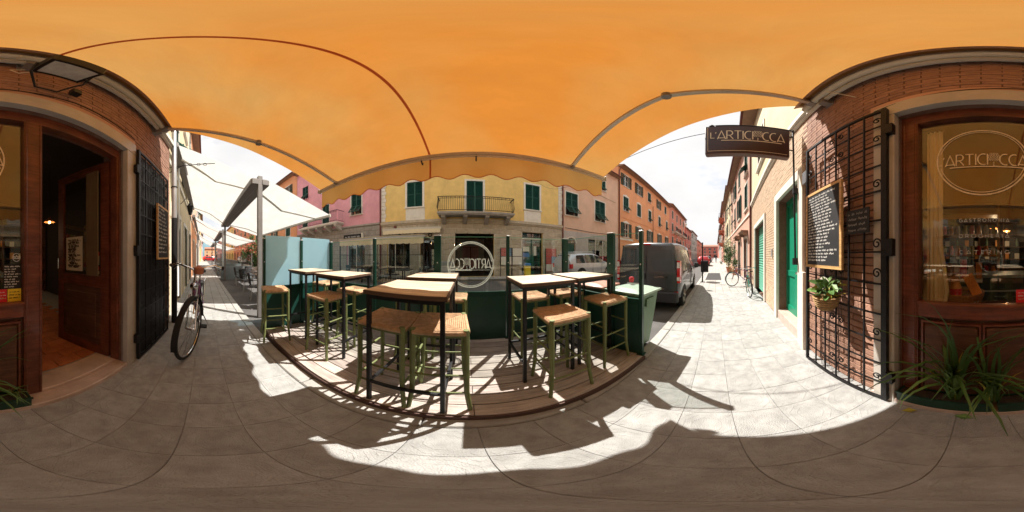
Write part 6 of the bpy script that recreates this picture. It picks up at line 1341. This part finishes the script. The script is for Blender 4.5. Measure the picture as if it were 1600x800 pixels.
# ------------------------------------------------------------------ gazebo terrace across the street
g = thing('terrace_enclosure', 'small glass terrace with cream valance in front of the yellow house', 'terrace', (-4.15, 8.3, -.04)); gw, gd_ = 2.5, .9
for x in (-gw, -.9, .8, gw):
    for y in (-gd_, gd_): part('post', MB().b2(x - .03, x + .03, y - .03, y + .03, 0, 2.35), 'iron', g)
part('top_beam', MB().b2(-gw - .04, gw + .04, -gd_ - .04, -gd_ + .04, 2.352, 2.44).b2(-gw - .04, gw + .04, gd_ - .04, gd_ + .04, 2.352, 2.44), 'pipe_grey', g); part('roof_sheet', MB().b2(-gw, gw, -gd_ - .1, gd_ + .1, 2.445, 2.47), 'cream_cloth', g)
P = [[(-gw + 2 * gw * i / 120, -gd_ - .05, 2.35) for i in range(121)], [(-gw + 2 * gw * i / 120, -gd_ - .055, 2.08 - .04 * abs(sin(i * pi / 8))) for i in range(121)]]; part('valance', MB().grid(P), 'cream_cloth', g)
for a, c in ((-gw, -.9), (-.9, .8), (.8, gw)): part('glass_panel', MB().b2(a + .04, c - .04, -gd_ - .005, -gd_ + .005, .1, 1.5), 'glass_clear', g); part('rail', MB().b2(a + .03, c - .03, -gd_ - .02, -gd_ + .02, 1.5, 1.53), 'iron', g)
for i, x in enumerate((-5.9, -4.4, -2.9)):
    dup(t0, (x, 8.3, -.04), 0, ('dark table in the left bay of the glass terrace across the street', 'dark table in the middle bay of the glass terrace across the street', 'dark table in the right bay of the glass terrace across the street')[i])
    dup(c0, (x - .6, 8.3, -.04), R(90), ('dark chair left of the left table in the glass terrace', 'dark chair left of the middle table in the glass terrace', 'dark chair left of the right table in the glass terrace')[i]); dup(c0, (x + .6, 8.25, -.04), R(-90), ('dark chair right of the left table in the glass terrace', 'dark chair right of the middle table in the glass terrace', 'dark chair right of the right table in the glass terrace')[i])
# parasol stubs / newspaper displays
def rack(label, x, z0, w_, h_, seed, cols, rows, back='iron'):
    r_ = thing('newspaper_display', label, 'display rack', (x, 10.38, .07)); part('board', MB().b2(-w_ / 2, w_ / 2, -.03, .03, z0, z0 + h_), back, r_); part('frame', MB().b2(-w_ / 2 - .02, -w_ / 2, -.05, .04, 0, z0 + h_).b2(w_ / 2, w_ / 2 + .02, -.05, .04, 0, z0 + h_), 'iron', r_); rr = random.Random(seed)
    for i in range(cols):
        for j in range(rows):
            a = -w_ / 2 + w_ * i / cols + .02; z = z0 + h_ * j / rows + .02
            part('magazine', MB().b2(a, a + w_ / cols - .04, -.045, -.031, z, z + h_ / rows - .04), rr.choice(('paper', 'paper', 'magazine_blue', 'magazine_grey', 'magazine_red', 'magazine_tan')), r_)
rack('wide newspaper display left of the newsagent door, lower sheets', 3.05, .75, .75, 1.15, 1, 2, 2); rack('newspaper display with yellow framed poster beside the newsagent door', 3.83, .75, .7, 1.15, 2, 1, 2); rack('red framed magazine display right of the newsagent door', 6.52, .2, .9, 1.7, 3, 2, 3, 'sticker_red')
bb = thing('poster_stand', 'small yellow and blue poster box before the newsagent door', 'stand', (4.5, 10.2, .07)); part('box', MB().cbox((0, 0, .35), (.4, .3, .7), .02), 'sticker_yellow', bb); part('top', MB().cbox((0, 0, .78), (.42, .32, .16), .02), 'sticker_blue', bb)
o = part('grey_cabinet', MB().cbox((0, 0, .5), (.9, .4, 1.0), .02), 'pipe_grey', loc=(-.75, 10.15, .07)); tag(o, 'grey utility cabinet against the stone between shop and passage', 'cabinet')
# person far down the street
def person(label, x, y, rz):
    me = bpy.data.meshes.new('person'); V = [(0, 0, .95), (0, 0, 1.15), (0, 0, 1.38), (0, 0, 1.5), (0, 0, 1.62), (.19, 0, 1.38), (.25, .02, 1.12), (.24, -.08, .88), (-.19, 0, 1.38), (-.25, .02, 1.12), (-.24, .10, .88), (.09, 0, .9), (.10, -.08, .5), (.10, .05, .08), (.10, -.08, .04), (-.09, 0, .9), (-.10, .10, .5), (-.10, .18, .08), (-.10, .06, .04)]
    E_ = [(0, 1), (1, 2), (2, 3), (3, 4), (2, 5), (5, 6), (6, 7), (2, 8), (8, 9), (9, 10), (0, 11), (11, 12), (12, 13), (13, 14), (0, 15), (15, 16), (16, 17), (17, 18)]
    me.from_pydata(V, E_, []); me.materials.append(MC['shirt']); o = bpy.data.objects.new('person', me); COL.objects.link(o); o.location = (x, y, 0); o.rotation_euler = (0, 0, rz)
    sk = o.modifiers.new('skin', 'SKIN'); o.modifiers.new('sub', 'SUBSURF').levels = 1; rad = [.15, .13, .17, .06, .11, .065, .05, .035, .065, .05, .035, .09, .065, .045, .04, .09, .065, .045, .04]
    for v, r_ in zip(me.skin_vertices[0].data, rad): v.radius = (r_, r_ * .8)
    me.skin_vertices[0].data[0].use_root = True; tag(o, label, 'person'); return o
p = person('person in dark clothes walking far down the right pavement', 34, -.1, R(90)); part('head', MB().lathe([(0, .13), (.07, .1), (.095, .02), (.08, -.06), (.04, -.11), (0, -.12)], 14, c=(0, 0, 1.66)), 'skin', p, smooth=True); part('hair', MB().lathe([(0, .14), (.08, .11), (.103, .03), (.1, .0)], 14, c=(0, .008, 1.66)), 'hair', p, smooth=True)
